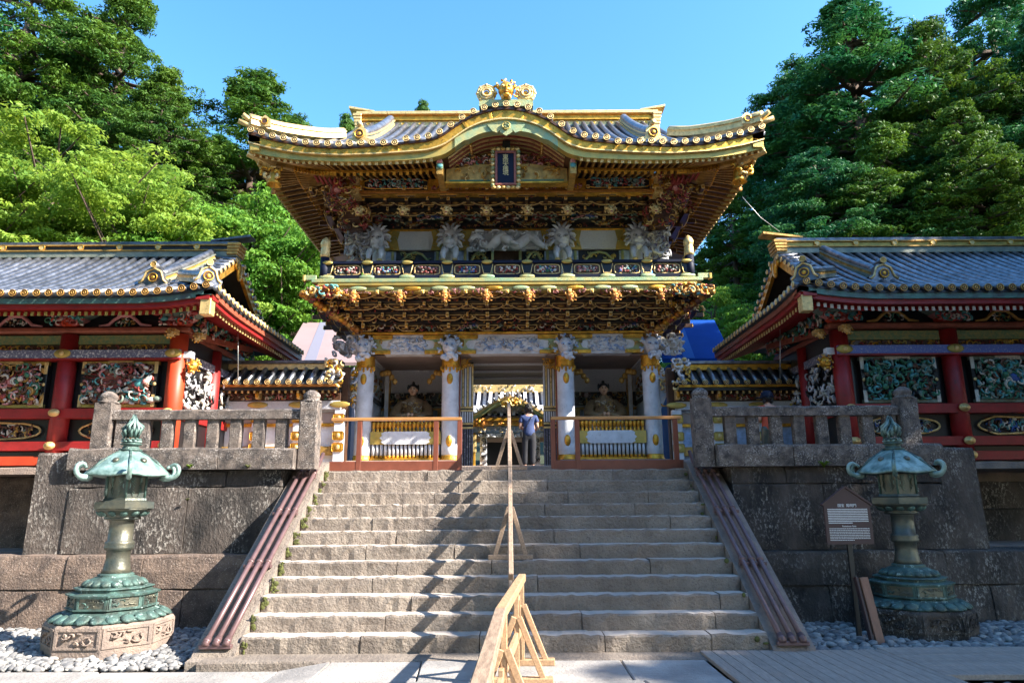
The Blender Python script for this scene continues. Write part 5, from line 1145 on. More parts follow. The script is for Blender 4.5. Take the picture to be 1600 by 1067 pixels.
# ================================================================== corridor buildings
def corridor(s):
    rng = random.Random(50+s)
    t = thing('corridor_building', ('red lacquered corridor building with sunlit tiled roof left of the gate', 'red lacquered corridor building with shaded blue-black tiled roof right of the gate')[s > 0], 'building', (s*9, 15, 2.2), 'corridor buildings flanking the gate')
    YW, YEv, YRd, XEd, XG, XF = 13.5, 12.3, 15.1, 5.42, 6.15, 14.0
    ZFr = zat(461, YEv, 300); ZRd = zat(404, YRd, 250); Zr1 = zat(380, YRd, 250); YB = 2*YRd-YEv
    X0 = 6.52 if s < 0 else 6.60
    def zl(py): return zat(py, YW, 200)
    def B(name, xa, xb, y0, y1, z0, z1, m, c=.006, mod=None):
        a, b = sorted((s*xa, s*xb)); mb = MB(); mb.box(a, b, y0, y1, z0, z1, m, c)
        if mod: mod(mb, a, b)
        return part(name, mb, t)
    colx = [X0, X0+2.17, X0+4.34, X0+6.5]
    for i, x in enumerate(colx):
        mb = MB(); mb.lathe([(.17, 2.215), (.17, zl(524))], 20, (s*x, YW, 0), redo if (s < 0 and i == 0) else red); part('column', mb, t)  # left corner column: sunlight painted in as a brighter red
        for z in (zl(646), zl(697), zl(719)):
            mb = MB(); mb.lathe([(.10, 0), (.09, .02), (.045, .03), (.045, .05), (.02, .06), (0, .06)], 16, (0, 0, 0), goldp); o = part('round_stud', mb, t, (s*x, YW-.20, z), rot=(PI/2, 0, 0)); o.scale = (1.15, .8, 1)
        mb = MB(); mb.blob((s*x, YW-.20, zl(555)), (.17, .03, .09), olive, 12, 6); mb.blob((s*x, YW-.23, zl(555)), (.05, .02, .05), goldp, 8, 5); part('beam_boss', mb, t)
    B('dark_wall', X0, XF, YW+.10, YW+.2, 2.25, zl(488), black)
    B('sill', X0-.1, XF, YW-.17, YW+.08, zl(727), zl(713), redo if s < 0 else red)  # left sill gets the orange of sunlit lacquer as its colour
    B('lower_rail', X0-.05, XF, YW-.15, YW+.08, zl(704), zl(690), red); B('middle_rail', X0-.05, XF, YW-.15, YW+.08, zl(654), zl(639), red)
    B('patterned_beam', X0-.12, XF, YW-.19, YW+.08, zl(562), zl(549), greypat if s < 0 else bluepat)
    B('patterned_beam_trim', X0-.12, XF, YW-.20, YW+.05, zl(564.5), zl(562.3), red, 0)
    B('round_beam', X0-.25, XF, YW-.16, YW+.06, zl(522), zl(513.5), redbr, .03)
    for i in range(3):
        xa, xb = colx[i]+.17, colx[i+1]-.17; a, b = sorted((s*xa, s*xb))
        B('brocade_panel', xa, xb, YW-.02, YW+.06, zl(538), zl(524), greenpat)
        mb = MB(); mb.box(a, b, YW-.0, YW+.06, zl(548.5), zl(539), brown); curls(mb, a+.05, b-.05, zl(548), zl(540), YW-.0, 46, [goldd, gold, pn, pr, olive], rng, (.04, .09), .015, .04); part('gilt_carving_strip', mb, t)
        # carved panel in its gilt frame
        fa, fb = a+.17, b-.17; z0, z1 = zl(637), zl(565)
        mb = MB(); mb.box(fa, fb, YW+.04, YW+.09, z0, z1, black)
        pal = {(-1, 0): [pr, pn, pk, pn, pgr, pw, pt, pn], (-1, 1): [pn, pr, pg, pw, pk, pn, po], (-1, 2): [pn, pr, pg, po], (1, 0): [pg, pgr, pg, pn, pt, black], (1, 1): [pg, pgr, pw, pt, pn, pg], (1, 2): [pg, pgr, pn]}[(s, i)]
        curls(mb, fa+.08, fb-.08, z0+.07, z1-.06, YW+.03, 330, pal, rng, (.05, .13), .022, .16, 4, 6); blobs(mb, fa+.1, fb-.1, z0+.1, z1-.1, YW-.02, 60, pal, rng, (.03, .07), .14)
        if (s, i) == (-1, 0):
            bx, bz = b-.62, z0+.48
            for k in range(16):
                u = 2.6+.055*k*1.6; mb.tube([(bx, YW-.08, bz), (bx+.5*math.cos(u), YW-.10, bz+.26*math.sin(u)+.05), (bx+1.0*math.cos(u), YW-.06, bz+.55*math.sin(u)+.12)], [.02, .022, .008], pn if k % 2 else pr, 4)
            mb.blob((bx+.12, YW-.1, bz-.02), (.16, .07, .11), pt, 10, 6, (0, .4, 0)); mb.blob((bx+.3, YW-.12, bz+.04), (.06, .05, .14), pw, 8, 5, (0, .5, 0)); mb.tube([(bx+.0, YW-.1, bz-.08), (bx-.2, YW-.12, bz-.16), (bx+.12, YW-.1, bz-.2)], [.05, .04, .02], pw, 6)
            for k in range(6): mb.blob((bx-.1+.12*k, YW-.06, z0+.14+.02*(k % 2)), (.1, .06, .06), pgr if k % 2 else pw, 8, 5)
        if (s, i) == (-1, 1):
            for k in range(8): mb.tube([(a+.9+.1*k, YW-.05, z0+.1), (a+.8+.12*k, YW-.08, z0+.22), (a+.95+.1*k, YW-.05, z0+.3)], [.03, .025, .01], po, 5)
            mb.blob((b-.85, YW-.08, z0+.5), (.12, .06, .1), pk, 8, 5); mb.tube([(b-.5, YW-.06, z0+.1), (b-.45, YW-.08, z0+.4), (b-.35, YW-.06, z0+.7)], [.04, .035, .01], pt, 5)
        if (s, i) == (1, 1):
            bx, bz = fa+.62, (z0+z1)/2+.05; mb.blob((bx+.1, YW-.08, bz), (.2, .07, .10), pb, 10, 6, (0, .5, 0)); mb.blob((bx-.1, YW-.1, bz+.16), (.07, .06, .09), pt, 8, 5)
            for k in range(7): mb.tube([(bx+.2, YW-.06, bz-.05), (bx+.5, YW-.08, bz-.15-.03*k), (bx+.75, YW-.05, bz-.2-.05*k)], [.03, .022, .006], pt if k % 2 else pb, 4)
        part('carved_panel', mb, t)
        mb = MB(); g_ = olive if s < 0 else pgr
        for (p, q, r_, u) in ((fa, fb, z1-.07, z1), (fa, fb, z0, z0+.07), (fa, fa+.07, z0+.07, z1-.07), (fb-.07, fb, z0+.07, z1-.07)): mb.box(p, q, YW-.05, YW+.04, r_, u, black if (u-r_) > .3 else g_, .006)
        for p in (fa+.035, fb-.035):
            for zz_ in (z0+.13, z1-.13): mb.cb(p, YW-.055, zz_, .075, .012, .24, goldp if s < 0 else pw, .004)
            mb.blob((p, YW-.065, (z0+z1)/2), (.035, .015, .035), goldp, 8, 5)
        mb.cb((fa+fb)/2, YW-.055, z1-.03, .5, .012, .07, goldp if s < 0 else pw, .004); part('panel_frame', mb, t)
        # lower cartouche
        z0, z1 = zl(689), zl(655); xc = (a+b)/2; zc = (z0+z1)/2; hw, hh = (b-a)/2-.22, (z1-z0)/2-.04; mb = MB()
        ring = []
        for j in range(33):
            u = 2*PI*j/32; q = 1+.10*math.cos(4*u); ring.append((xc+hw*max(-1, min(1, 1.1*math.cos(u)))*q*.93, YW+.05, zc+hh*max(-1, min(1, 1.25*math.sin(u)))*(.92+.08*math.cos(3*u))))
        mb.tube(ring, .022, goldp, 5, False); curls(mb, xc-hw*.78, xc+hw*.78, zc-hh*.7, zc+hh*.7, YW+.08, 80, [pn, pgr, pw, pr, pn, goldd] if s < 0 else [pt, pb, pn, pgr, pw], rng, (.04, .10), .016, .04); part('cartouche', mb, t)
    # bracket band: cloud brackets over the columns, frog-leg struts between
    for i, x in enumerate(colx):
        mb = MB(); xx = s*x
        for k, (hw, z0, z1, m) in enumerate(((.20, 512, 506, redo), (.30, 505, 500, pk), (.46, 499, 492, pgr))):
            mb.prism([(xx-hw*.6, zl(z0)), (xx+hw*.6, zl(z0)), (xx+hw, zl(z1)), (xx-hw, zl(z1))], YW-.16-.05*k, YW+.08, m)
            for e in (-1, 1): mb.blob((xx+e*hw*.8, YW-.18-.05*k, zl((z0+z1)/2)), (.09, .05, .05), pt if k % 2 else pr, 8, 5)
        curls(mb, xx-.36, xx+.36, zl(512), zl(492), YW-.22, 34, [pk, pt, pw, pr, pg, redo], rng, (.04, .09), .02, .08); part('cloud_bracket', mb, t)
        if i < 3:
            xc = s*(x+1.085); z0 = zl(512.5); h = zl(494)-z0; mb = MB()
            mb.tube([(xc-.52, YW-.06, z0+.03), (xc-.32, YW-.07, z0+.05), (xc-.22, YW-.08, z0+h*.6), (xc-.1, YW-.08, z0+h*.92), (xc+.1, YW-.08, z0+h*.92), (xc+.22, YW-.08, z0+h*.6), (xc+.32, YW-.07, z0+.05), (xc+.52, YW-.06, z0+.03)], [.02, .035, .035, .035, .035, .035, .035, .02], pk if s < 0 else po, 6)
            curls(mb, xc-.2, xc+.2, z0+.02, z0+h*.8, YW-.05, 22, [pn, pg, po, pw], rng, (.03, .06), .014, .04); mb.cb(xc, YW-.06, z0+h*.97, .3, .14, .05, pk, .01); part('frog_leg_strut', mb, t)
    B('carved_purlin', X0-.7, XF, YW-.34, YW-.16, zl(491.5), zl(482), pgr, .006, lambda mb, a, b: curls(mb, a, b, zl(490), zl(483), YW-.345, 260, [pn, pgr, pw, pt, goldd], rng, (.03, .07), .011, .02))
    # gilt beam noses at the corner
    for (nx, ny) in ((s*(X0-.36), YW), (s*(X0+.1*0), YW-.38)):
        mb = MB(); beast(mb, (nx, ny, zl(530)), .20, goldp, gold, rng); mb.cb(nx, ny+.1, zl(524), .16, .2, .10, goldp, .01); part('beam_nose', mb, t)
    # return wall going back
    xr = s*X0
    for z0, z1, m, d, n_ in ((562, 549, greypat if s < 0 else greypat, .19, 'side_beam'), (654, 639, red, .15, 'side_rail'), (727, 713, red, .15, 'side_sill'), (522, 513.5, redbr, .14, 'side_round_beam'), (491, 482, pgr, .2, 'side_purlin')):
        mb = MB(); mb.box(xr-d*.5, xr+d*.5, YW+.2, 16.8, zl(z0), zl(z1), m, .005); part(n_, mb, t)
    mb = MB(); mb.box(xr-.03, xr+.03, YW+.1, 16.8, 2.22, zl(485), black); part('side_wall', mb, t)
    for k in range(2):
        mb = MB(); mb.lathe([(.16, 2.2), (.16, zl(524))], 16, (xr, YW+1.65*(k+1), 0), red); part('column', mb, t)
        mb = MB(); curls(mb, -.62, .62, -.42, .42, 0, 80, [white, pw, greyw, black], rng, (.07, .15), .028, .05); part('side_carved_panel', mb, t, (xr-s*.06, YW+.85+1.65*k, zl(600)), rot=(0, 0, -s*PI/2))
        mb = MB(); curls(mb, -.7, .7, -.16, .16, 0, 60, [pt, pr, pk, pg, pw, po], rng, (.06, .12), .026, .14); part('side_cloud_bracket', mb, t, (xr-s*.14, YW+.9+1.65*k, zl(501)), rot=(0, 0, -s*PI/2))
    mb = MB(); mb.bar((xr-s*.05, YW+.1, zl(520)), (xr-s*.45, YW+2.6, zl(520)+.2), .08, .12, redbr); part('diagonal_beam', mb, t)
    # golden dragon-head nose on the patterned beam
    mb = MB(); beast(mb, (xr-s*.32, YW-.0, zl(575)), .30, gold, goldp, rng); mb.cb(xr-s*.15, YW, zl(556), .3, .16, .14, white, .01); part('gilt_dragon_nose', mb, t)
    # eaves
    def fl(x): d = (x-XEd); return .16*max(0, 1-d/1.6)**2
    def bz(y): return .12*max(0, 1-(y-YEv)/1.6)**2
    def run(name, o0, o1, h0, h1, m):
        mb = MB(); secs = []
        for i in range(41):
            x = XEd+(XF-XEd)*(i/40)**1.5; z = ZFr+fl(x); a, b = YEv+o0, YEv+o1; secs.append([(s*x, a, z+h0), (s*x, a, z+h1), (s*x, b, z+h1), (s*x, b, z+h0)])
        mb.loft(secs, m); part(name, mb, t)
        mb = MB(); secs = []
        for i in range(25):
            y = YEv+(YB-YEv)*i/24; z = ZFr+bz(y)+.04; a, b = s*(XEd+o0), s*(XEd+o1); secs.append([(a, y, z+h0), (a, y, z+h1), (b, y, z+h1), (b, y, z+h0)])
        mb.loft(secs, m if m != verdc else redbr); part('side_'+name, mb, t)
    run('eave_edge', .0, .16, -.145, -.045, verdc); run('eave_board', .05, .30, -.235, -.147, red); run('tile_batten', -.01, .12, -.043, .0, tileflat)
    k = 0; x = XEd+.12
    while x < XF-1.5:
        mb = MB(); zz_ = ZFr+fl(x); mb.bar((s*x, YW-.2, zz_+.02), (s*x, YEv+.16, zz_-.30), .05, .07, red); mb.cb(s*x, YEv+.15, zz_-.30, .055, .016, .075, olive if s < 0 else pw); part('rafter', mb, t); x += .125
    y = YEv+.15
    while y < YB-.2:
        mb = MB(); zz_ = ZFr+bz(y)+.04; mb.bar((s*(X0-.2), y, zz_+.02), (s*(XEd+.14), y, zz_-.28), .05, .07, red); mb.cb(s*(XEd+.13), y, zz_-.28, .016, .055, .08, goldp); part('side_rafter', mb, t); y += .145
    mb = MB(); mb.loft([[(s*(XEd+.1), YEv+.1, ZFr-.12), (s*XF, YEv+.1, ZFr-.15)], [(s*(XEd+.1), YW+.1, ZFr+.12), (s*XF, YW+.1, ZFr+.12)]], red, closed=False); mb.loft([[(s*(XEd+.1), YEv+.1, ZFr-.12), (s*(XEd+.1), YB, ZFr-.10)], [(s*(X0+.1), YEv+.1, ZFr+.11), (s*(X0+.1), YB, ZFr+.12)]], red, closed=False); o = part('soffit', mb, t); o['kind'] = 'stuff'
    mb = MB(); mb.box(*sorted((s*(XEd+.02), s*(XEd+.22))), YEv+.02, YEv+.22, ZFr-.36, ZFr-.05, goldp, .01); part('corner_rafter_cap', mb, t)
    # roof
    def zm(y): yy = y if y <= YRd else 2*YRd-y; u = max(0, (yy-YEv)/(YRd-YEv)); return ZFr+(ZRd-ZFr)*(.80*u+.20*u*u)
    def rz(x, y): yy = y if y <= YRd else 2*YRd-y; return zm(y)+fl(x)*max(0, 1-(yy-YEv)/1.6)**2
    Hh = XG-XEd
    mb = MB(); secs = []
    for i in range(31):
        y = YEv+.02+(YB-YEv-.04)*i/30; yy = min(y-YEv, YB-y); xl = max(XG, XEd+.0+Hh-min(yy, Hh)) if yy < Hh else XG; xl = XEd+min(yy, Hh); secs.append([(s*(xl+(XF-xl)*(j/12)**1.6), y, rz(xl+(XF-xl)*(j/12)**1.6, y)) for j in range(13)])
    mb.loft(secs, tileflat, closed=False, smooth=True); part('roof_deck', mb, t)
    mb = MB(); mb.loft([[(s*(XEd+Hh*i/4), YEv+Hh*i/4+(YB-YEv-2*Hh*i/4)*j/20, ZFr+.04+(zm(YEv+Hh)-ZFr)*i/4+bz(YEv+Hh*i/4+(YB-YEv-2*Hh*i/4)*j/20)*(1-i/4)) for j in range(21)] for i in range(5)], tileflat, closed=False); part('side_roof_deck', mb, t)
    mb = MB(); mb.loft([[(s*(XG+.55), YEv+Hh+(YB-YEv-2*Hh)*j/20, ZFr+.3), (s*(XG+.55), YEv+Hh+(YB-YEv-2*Hh)*j/20, zm(YEv+Hh+(YB-YEv-2*Hh)*j/20)-.02)] for j in range(21)], goldd, closed=False); part('gable_board', mb, t)
    for dd, m, hgt in ((0.0, gold, .22),):      # curved barge boards of the gable
        for side in (0, 1):
            mb = MB(); secs = []
            for j in range(13):
                y = YRd+(1 if side else -1)*(YRd-YEv-Hh+.15)*j/12; z = zm(y)+.06*(j/12); secs.append([(s*(XG-.02), y, z-hgt), (s*(XG-.02), y, z-.02), (s*(XG+.06), y, z-.02), (s*(XG+.06), y, z-hgt)])
            mb.loft(secs, m); part('barge_board', mb, t)
    mb = MB(); mb.blob((s*(XG-.05), YRd, ZRd-.35), (.05, .12, .22), gold, 10, 6)
    for e in (-1, 1): mb.blob((s*(XG-.05), YRd+e*.16, ZRd-.25), (.04, .1, .1), gold, 8, 5)
    part('gable_pendant', mb, t)
    for k in range(11):                       # verge tiles lying crosswise over the gable edge
        for e in (-1, 1):
            y = YRd+e*(.25+k*.19)
            if abs(y-YRd) > YRd-YEv-Hh+.1: continue
            mb = MB(); z = zm(y)+.05; mb.tube([(s*(XG-.06), y, z), (s*(XG+.38), y, z+.03)], .055, tile, 8); mb.blob((s*(XG-.07), y, z), (.015, .06, .06), goldp, 8, 6); part('verge_tile', mb, t)
    x = XEd+.10
    while x < XF-1.2:
        ymax = YEv+min(Hh, x-XEd)*1.0 if x < XG else (YRd-.1)
        if XG+.42 > x >= XG: ymax = YRd-.2
        n = 7; pts = [(s*x, YEv-.05+(max(ymax, YEv+.25)-YEv+.05)*i/n, rz(x, max(YEv, YEv-.05+(max(ymax, YEv+.25)-YEv+.05)*i/n))+.04) for i in range(n+1)]
        mb = MB(); mb.tube(pts, .060, tile, 8); crest_end(mb, s*x, YEv-.045, pts[0][2], .070, goldd if s > 0 else po); part('tile_row', mb, t); x += .2212
    y = YEv+.14
    while y < YB-.1:
        d = min(y-YEv, YB-y, Hh); mb = MB(); z0 = ZFr+.08+bz(y); mb.tube([(s*(XEd-.06), y, z0), (s*(XEd+d), y, ZFr+.08+(zm(YEv+d)-ZFr))], .058, tile, 8); mb.blob((s*(XEd-.07), y, z0), (.018, .068, .068), goldp, 8, 6); part('side_tile_row', mb, t); y += .2212
    # ridges
    h = Zr1-ZRd; g2 = ridgem
    a, b = sorted((s*(XG-.02), s*XF))
    mb = MB()
    for f0, f1, e, m in ((0, .36, .17, ridgem), (.36, .44, .20, goldd), (.44, .72, .14, olive if s > 0 else tileflat), (.72, .8, .18, goldd), (.8, 1.0, .15, tile)): mb.box(a, b, YRd-e, YRd+e, ZRd+h*f0-.02, ZRd+h*f1-.021, m, .004)
    part('main_ridge', mb, t)
    x = XG+.9
    while x < XF-1:
        mb = MB(); mb.disc((s*x, YRd-.145, ZRd+h*.58), .065, .03, goldp, 12, gold); part('ridge_boss', mb, t); x += .88
    mb = MB(); mb.loft([[(s*(XG+.6), YRd-.16, Zr1-.02), (s*(XG+.6), YRd+.16, Zr1-.02), (s*(XG+.6), YRd+.16, Zr1+.02), (s*(XG+.6), YRd-.16, Zr1+.02)], [(s*(XG-.30), YRd-.17, Zr1+.08), (s*(XG-.30), YRd+.17, Zr1+.08), (s*(XG-.30), YRd+.17, Zr1+.13), (s*(XG-.30), YRd-.17, Zr1+.13)]], goldd if s > 0 else tile)
    for k in range(4): mb.box(*sorted((s*(XG-.05-.015*k), s*(XG+.2))), YRd-.21, YRd+.21, ZRd+.02+k*h*.2, ZRd+.02+k*h*.2+h*.16, goldd, .008)
    part('ridge_end', mb, t)
    xd = XG+.48 if s < 0 else XG+.95
    P_ = [(s*(xd+.25*u), YRd-.3-(YRd-.3-YEv-.75)*u, rz(xd, YRd-.3-(YRd-.3-YEv-.75)*u)+.03) for u in [i/7 for i in range(8)]]
    ridge_run(P_, .22, .24, ridgem, goldd, 'descending_ridge', tile)
    def crest(x, y, z, ang, q=1.0):
        mb = MB(); mb.prism([(-.27*q, -.02), (-.30*q, .08), (-.19*q, .13), (-.15*q, .30), (-.06*q, .36), (.06*q, .36), (.15*q, .30), (.19*q, .13), (.30*q, .08), (.27*q, -.02)], -.04, .08, tile)
        mb.tube([(-.27*q, -.05, .03), (-.2*q, -.05, .09), (-.14*q, -.05, .26), (0, -.05, .33), (.14*q, -.05, .26), (.2*q, -.05, .09), (.27*q, -.05, .03)], .022, goldp, 6)
        mb.disc((0, -.04, .14), .085, .03, brown, 14, gold); mb.blob((0, -.075, .14), (.04, .01, .04), gold, 8, 5); mb.tube([(0, -.08, .40), (0, .3, .40)], .055, tile, 10); mb.disc((0, -.075, .40), .058, .015, goldd, 12, goldp)
        part('crest_tile', mb, t, (x, y, z), rot=(0, 0, ang))
    e = P_[-1]; crest(e[0], e[1]-.08, e[2]-.02, 0)
    P_ = [(s*(XG+.35-(XG+.35-XEd-.12)*u), YEv+.95-.83*u, zm(YEv+.95-.83*u)+fl(XEd+.1)*u+.06) for u in [i/5 for i in range(6)]]
    ridge_run(P_, .20, .20, ridgem, goldd, 'corner_ridge', tile); e = P_[-1]; crest(e[0]+s*.03, e[1]-.02, e[2]-.02, s*-.5, .85)
    # downpipe wire
    return t
corridor(-1); corridor(1)
# ================================================================== low roofed walls between gate and corridors
def wing(s):
    rng = random.Random(80+s); YW = 16.0
    t = thing('wing_wall', ('low white wall with its own tiled roof and sunlit tile ends joining the gate on the left', 'low white wall with its own shaded tiled roof joining the gate on the right')[s > 0], 'wall', (s*5.4, YW, 2.2), 'roofed walls joining the gate to the corridors')
    def z(py): return zat(py, YW, 800+s*360*0.0+(-380 if s < 0 else 380))
    a, b = sorted((s*3.85, s*7.6))
    def B(name, y0, y1, p0, p1, m, c=.006, xx=None):
        q = xx or (a, b); mb = MB(); mb.box(q[0], q[1], y0, y1, z(p0), z(p1), m, c); return part(name, mb, t)
    YEv = YW-.55
    def ze(py): return zat(py, YEv, 800+(-380 if s < 0 else 380))
    zE = ze(600); zR = z(578)
    mb = MB(); mb.loft([[(a, YEv, zE), (b, YEv, zE)], [(a, YW, zR), (b, YW, zR)], [(a, YW+.55, zE), (b, YW+.55, zE)]], tileflat, closed=False); part('roof_deck', mb, t)
    x = a+.1
    while x < b:
        mb = MB(); mb.tube([(x, YEv-.04, zE+.04), (x, YW-.05, zR+.03)], .058, tile, 8); crest_end(mb, x, YEv-.035, zE+.04, .064); part('tile_row', mb, t); x += .235
    mb = MB(); mb.box(a, b, YW-.12, YW+.12, z(579), z(570), goldp if s < 0 else gold, .005); mb.box(a, b, YW-.16, YW+.16, z(570)+.002, z(565), tile, .01); part('roof_ridge', mb, t)
    mb = MB(); mb.box(a, b, YEv+.0, YEv+.10, zE-.06, zE-.005, goldo if s < 0 else gold, .004); part('eave_batten', mb, t)
    mb = MB(); mb.box(a, b, YEv+.04, YW+.4, zE-.13, zE-.062, black, .004); part('eave_board', mb, t)
    x = a+.06
    while x < b:
        mb = MB(); mb.box(x-.02, x+.02, YEv+.12, YW, zE-.185, zE-.135, brown); mb.cb(x, YEv+.115, zE-.16, .045, .015, .055, goldp); part('rafter', mb, t); x += .14
    B('frieze_board', YW-.12, YW+.1, 627, 611, brown)
    n = 4
    for k in range(n):
        p, q = a+(b-a)*k/n+.12, a+(b-a)*(k+1)/n-.12; mb = MB(); curls(mb, p, q, z(625), z(612), YW-.12, 46, [pr, pn, pg, pw, goldd, pk], rng, (.04, .09), .018, .05); part('frieze_carving', mb, t)
        mb = MB(); xx = a+(b-a)*k/n; mb.cb(xx+.02, YW-.2, z(618), .09, .2, z(611)-z(627), goldp, .01); mb.blob((xx+.02, YW-.32, z(618)), (.05, .06, .10), gold, 8, 5); part('gilt_bracket', mb, t)
    B('white_beam', YW-.16, YW+.1, 641, 628, whitep)
    for k in range(n+1):
        xx = a+(b-a)*k/n; mb = MB(); mb.blob((xx, YW-.17, z(634)), (.24, .02, .075), olive, 14, 5); part('beam_fitting', mb, t)
        mb = MB(); mb.cb(xx, YW-.08, (z(641)+2.22)/2, .22, .14, z(641)-2.22, white, .01); part('white_post', mb, t)
        for p in (655, 682, 700): mb = MB(); mb.cb(xx, YW-.16, z(p), .26, .03, .20, olive if s > 0 else gold, .03); mb.blob((xx, YW-.18, z(p)), (.05, .02, .06), goldp, 8, 5); part('post_fitting', mb, t)
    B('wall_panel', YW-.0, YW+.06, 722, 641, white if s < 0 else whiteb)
    B('gilt_rail', YW-.06, YW-.0, 667, 662, gold); B('bottom_rail', YW-.10, YW-.0, 712, 698, goldd, xx=(a, b)); B('dark_strip', YW-.05, YW-.0, 662, 645, taupe)
    mb = MB(); xx = s*3.80; mb.box(xx-.09, xx+.09, YW+.0, YW+.2, 2.2, z(575), brown); part('end_post', mb, t)
    mb = MB(); xx = s*6.95; curls(mb, xx-.22, xx+.22, z(612), z(566), YW-.35, 40, [gold, goldp, gold, goldo], rng, (.06, .12), .035, .1, 6); part('gilt_ridge_ornament', mb, t)
    mb = MB(); xx = s*3.95; curls(mb, xx-.2, xx+.2, z(612), z(566), YW-.35, 34, [gold, goldp, pw, white], rng, (.06, .12), .03, .1, 6); part('gilt_end_ornament', mb, t)
wing(-1); wing(1)
# ================================================================== inner gate seen through the passage
YI = 27.0
ig = thing('inner_gate', 'small white and gold inner gate with arched gable seen through the open passage', 'gate', (0, YI, 2.2))
def zi_(p): return zat(p, YI)
mb = MB(); mb.box(-2.6, 2.6, YI-.6, YI+3, 2.0, zi_(728), terr, .02); part('plinth', mb, ig)
rng = random.Random(77)
for s in (-1, 1):
    mb = MB(); x = s*1.02; mb.box(x-.13, x+.13, YI-.1, YI+.15, zi_(728), zi_(677), white, .01); curls(mb, x-.11, x+.11, zi_(726), zi_(685), YI-.11, 26, [black, black, greyw], rng, (.05, .1), .02, .01); part('white_pillar', mb, ig)
    mb = MB(); x = s*1.42; mb.box(x-.10, x+.10, YI-.35, YI-.15, zi_(728), zi_(677), gold, .01); mb.box(x-.13, x+.13, YI-.38, YI-.12, zi_(707), zi_(680), goldp, .01); part('gilt_pillar', mb, ig)
    mb = MB(); x = s*1.75; mb.box(x-.16, x+.16, YI, YI+.2, zi_(728), zi_(640), white); curls(mb, x-.16, x+.16, zi_(725), zi_(650), YI, 30, [goldd, black, goldp, white], rng, (.06, .12), .02, .02); part('side_panel', mb, ig)
    for k in range(5): mb = MB(); mb.blob((s*(1.05+.12*k), YI-.5, zi_(662)+.03*math.sin(k)), (.11, .12, .2), gold if k % 2 else goldo, 8, 5); part('gilt_dragon', mb, ig)
mb = MB(); mb.box(-.9, .9, YI+.2, YI+.3, zi_(728), zi_(690), black); part('doorway', mb, ig)
for p0, p1, m, d, nm in ((690, 684, taupe, .05, 'door_head'), (683, 678, white, .2, 'lintel'), (676, 667, whiteb, .25, 'figure_frieze'), (666, 660, goldp, .35, 'bracket_band'), (659, 655, gold, .45, 'gilt_beam'), (654, 634, whitep, .2, 'tympanum')):
    mb = MB(); mb.box(-1.55, 1.55, YI-d, YI+.2, zi_(p0), zi_(p1), m, .004)
    if nm in ('lintel', 'figure_frieze', 'tympanum', 'bracket_band'): curls(mb, -1.45 if nm != 'tympanum' else -1.1, 1.45 if nm != 'tympanum' else 1.1, zi_(p0), zi_(p1), YI-d-.01, 90 if nm == 'tympanum' else 60, {'tympanum': [white, white, pw, goldp, greyw], 'figure_frieze': [white, pw, goldp, white, greyw], 'lintel': [white, black, white]}.get(nm, [gold, goldd, goldo]), rng, (.05, .12), .022, .05)
    part(nm, mb, ig)
def kz(x): u = abs(x)/1.75; return zat(655, YI-1)+(zat(626, YI-1)-zat(655, YI-1))*(.5+.5*math.cos(min(1, u)*PI))-.05*u
for k, (o, th, m, nm) in enumerate(((0, .13, verd, 'arch_board'), (.13, .10, goldp, 'arch_tile_edge'))):
    mb = MB(); mb.loft([[(x, YI-.62-.05*k, kz(x)+o), (x, YI-.62-.05*k, kz(x)+o+th), (x, YI+.4, kz(x)+o+th), (x, YI+.4, kz(x)+o)] for x in np.linspace(-1.95, 1.95, 33)], m); part(nm, mb, ig)
for k in range(19):
    x = -1.8+.2*k; mb = MB(); mb.tube([(x, YI-1.1, kz(x)+.27), (x, YI-.2, kz(x)+.27)], .05, white if k % 2 else tile, 6); part('arch_tile', mb, ig)
mb = MB(); mb.blob((0, YI-1.1, zat(630, YI-1)), (.34, .12, .13), gold, 14, 8); curls(mb, -.42, .42, zat(636, YI-1), zat(624, YI-1), YI-1.2, 16, [gold, goldp], rng, (.06, .12), .03, .02, 5); part('gilt_crest', mb, ig)
za_, zb_, zc_ = zat(650, YI-.4), zat(614, YI+1.6), zat(598, YI+1.6)
for k in range(20):
    x = -2.2+.235*k; mb = MB(); mb.bar((x, YI-.42, za_+.05), (x, YI+1.6, zb_+.05), .12, .09, white if k % 2 == 0 else tile); part('roof_tile_row', mb, ig)
mb = MB(); mb.loft([[(-2.5, YI-.45, za_), (2.5, YI-.45, za_)], [(-2.5, YI+1.6, zb_), (2.5, YI+1.6, zb_)]], navy, closed=False); part('roof_deck', mb, ig)
mb = MB(); mb.box(-2.5, 2.5, YI+1.5, YI+1.8, zb_, zc_, goldp, .02); curls(mb, -2.4, 2.4, zb_+.05, zc_-.1, YI+1.5, 40, [white, pw, black], rng, (.06, .14), .02, .02); part('roof_ridge', mb, ig)
mb = MB(); mb.box(-6, -1.9, YI+.3, YI+.5, 2.0, 4.2, white); part('white_fence_wall', mb, ig)
mb = MB(); mb.box(1.9, 6, YI+.3, YI+.5, 2.0, 4.2, white); part('white_fence_wall', mb, ig)
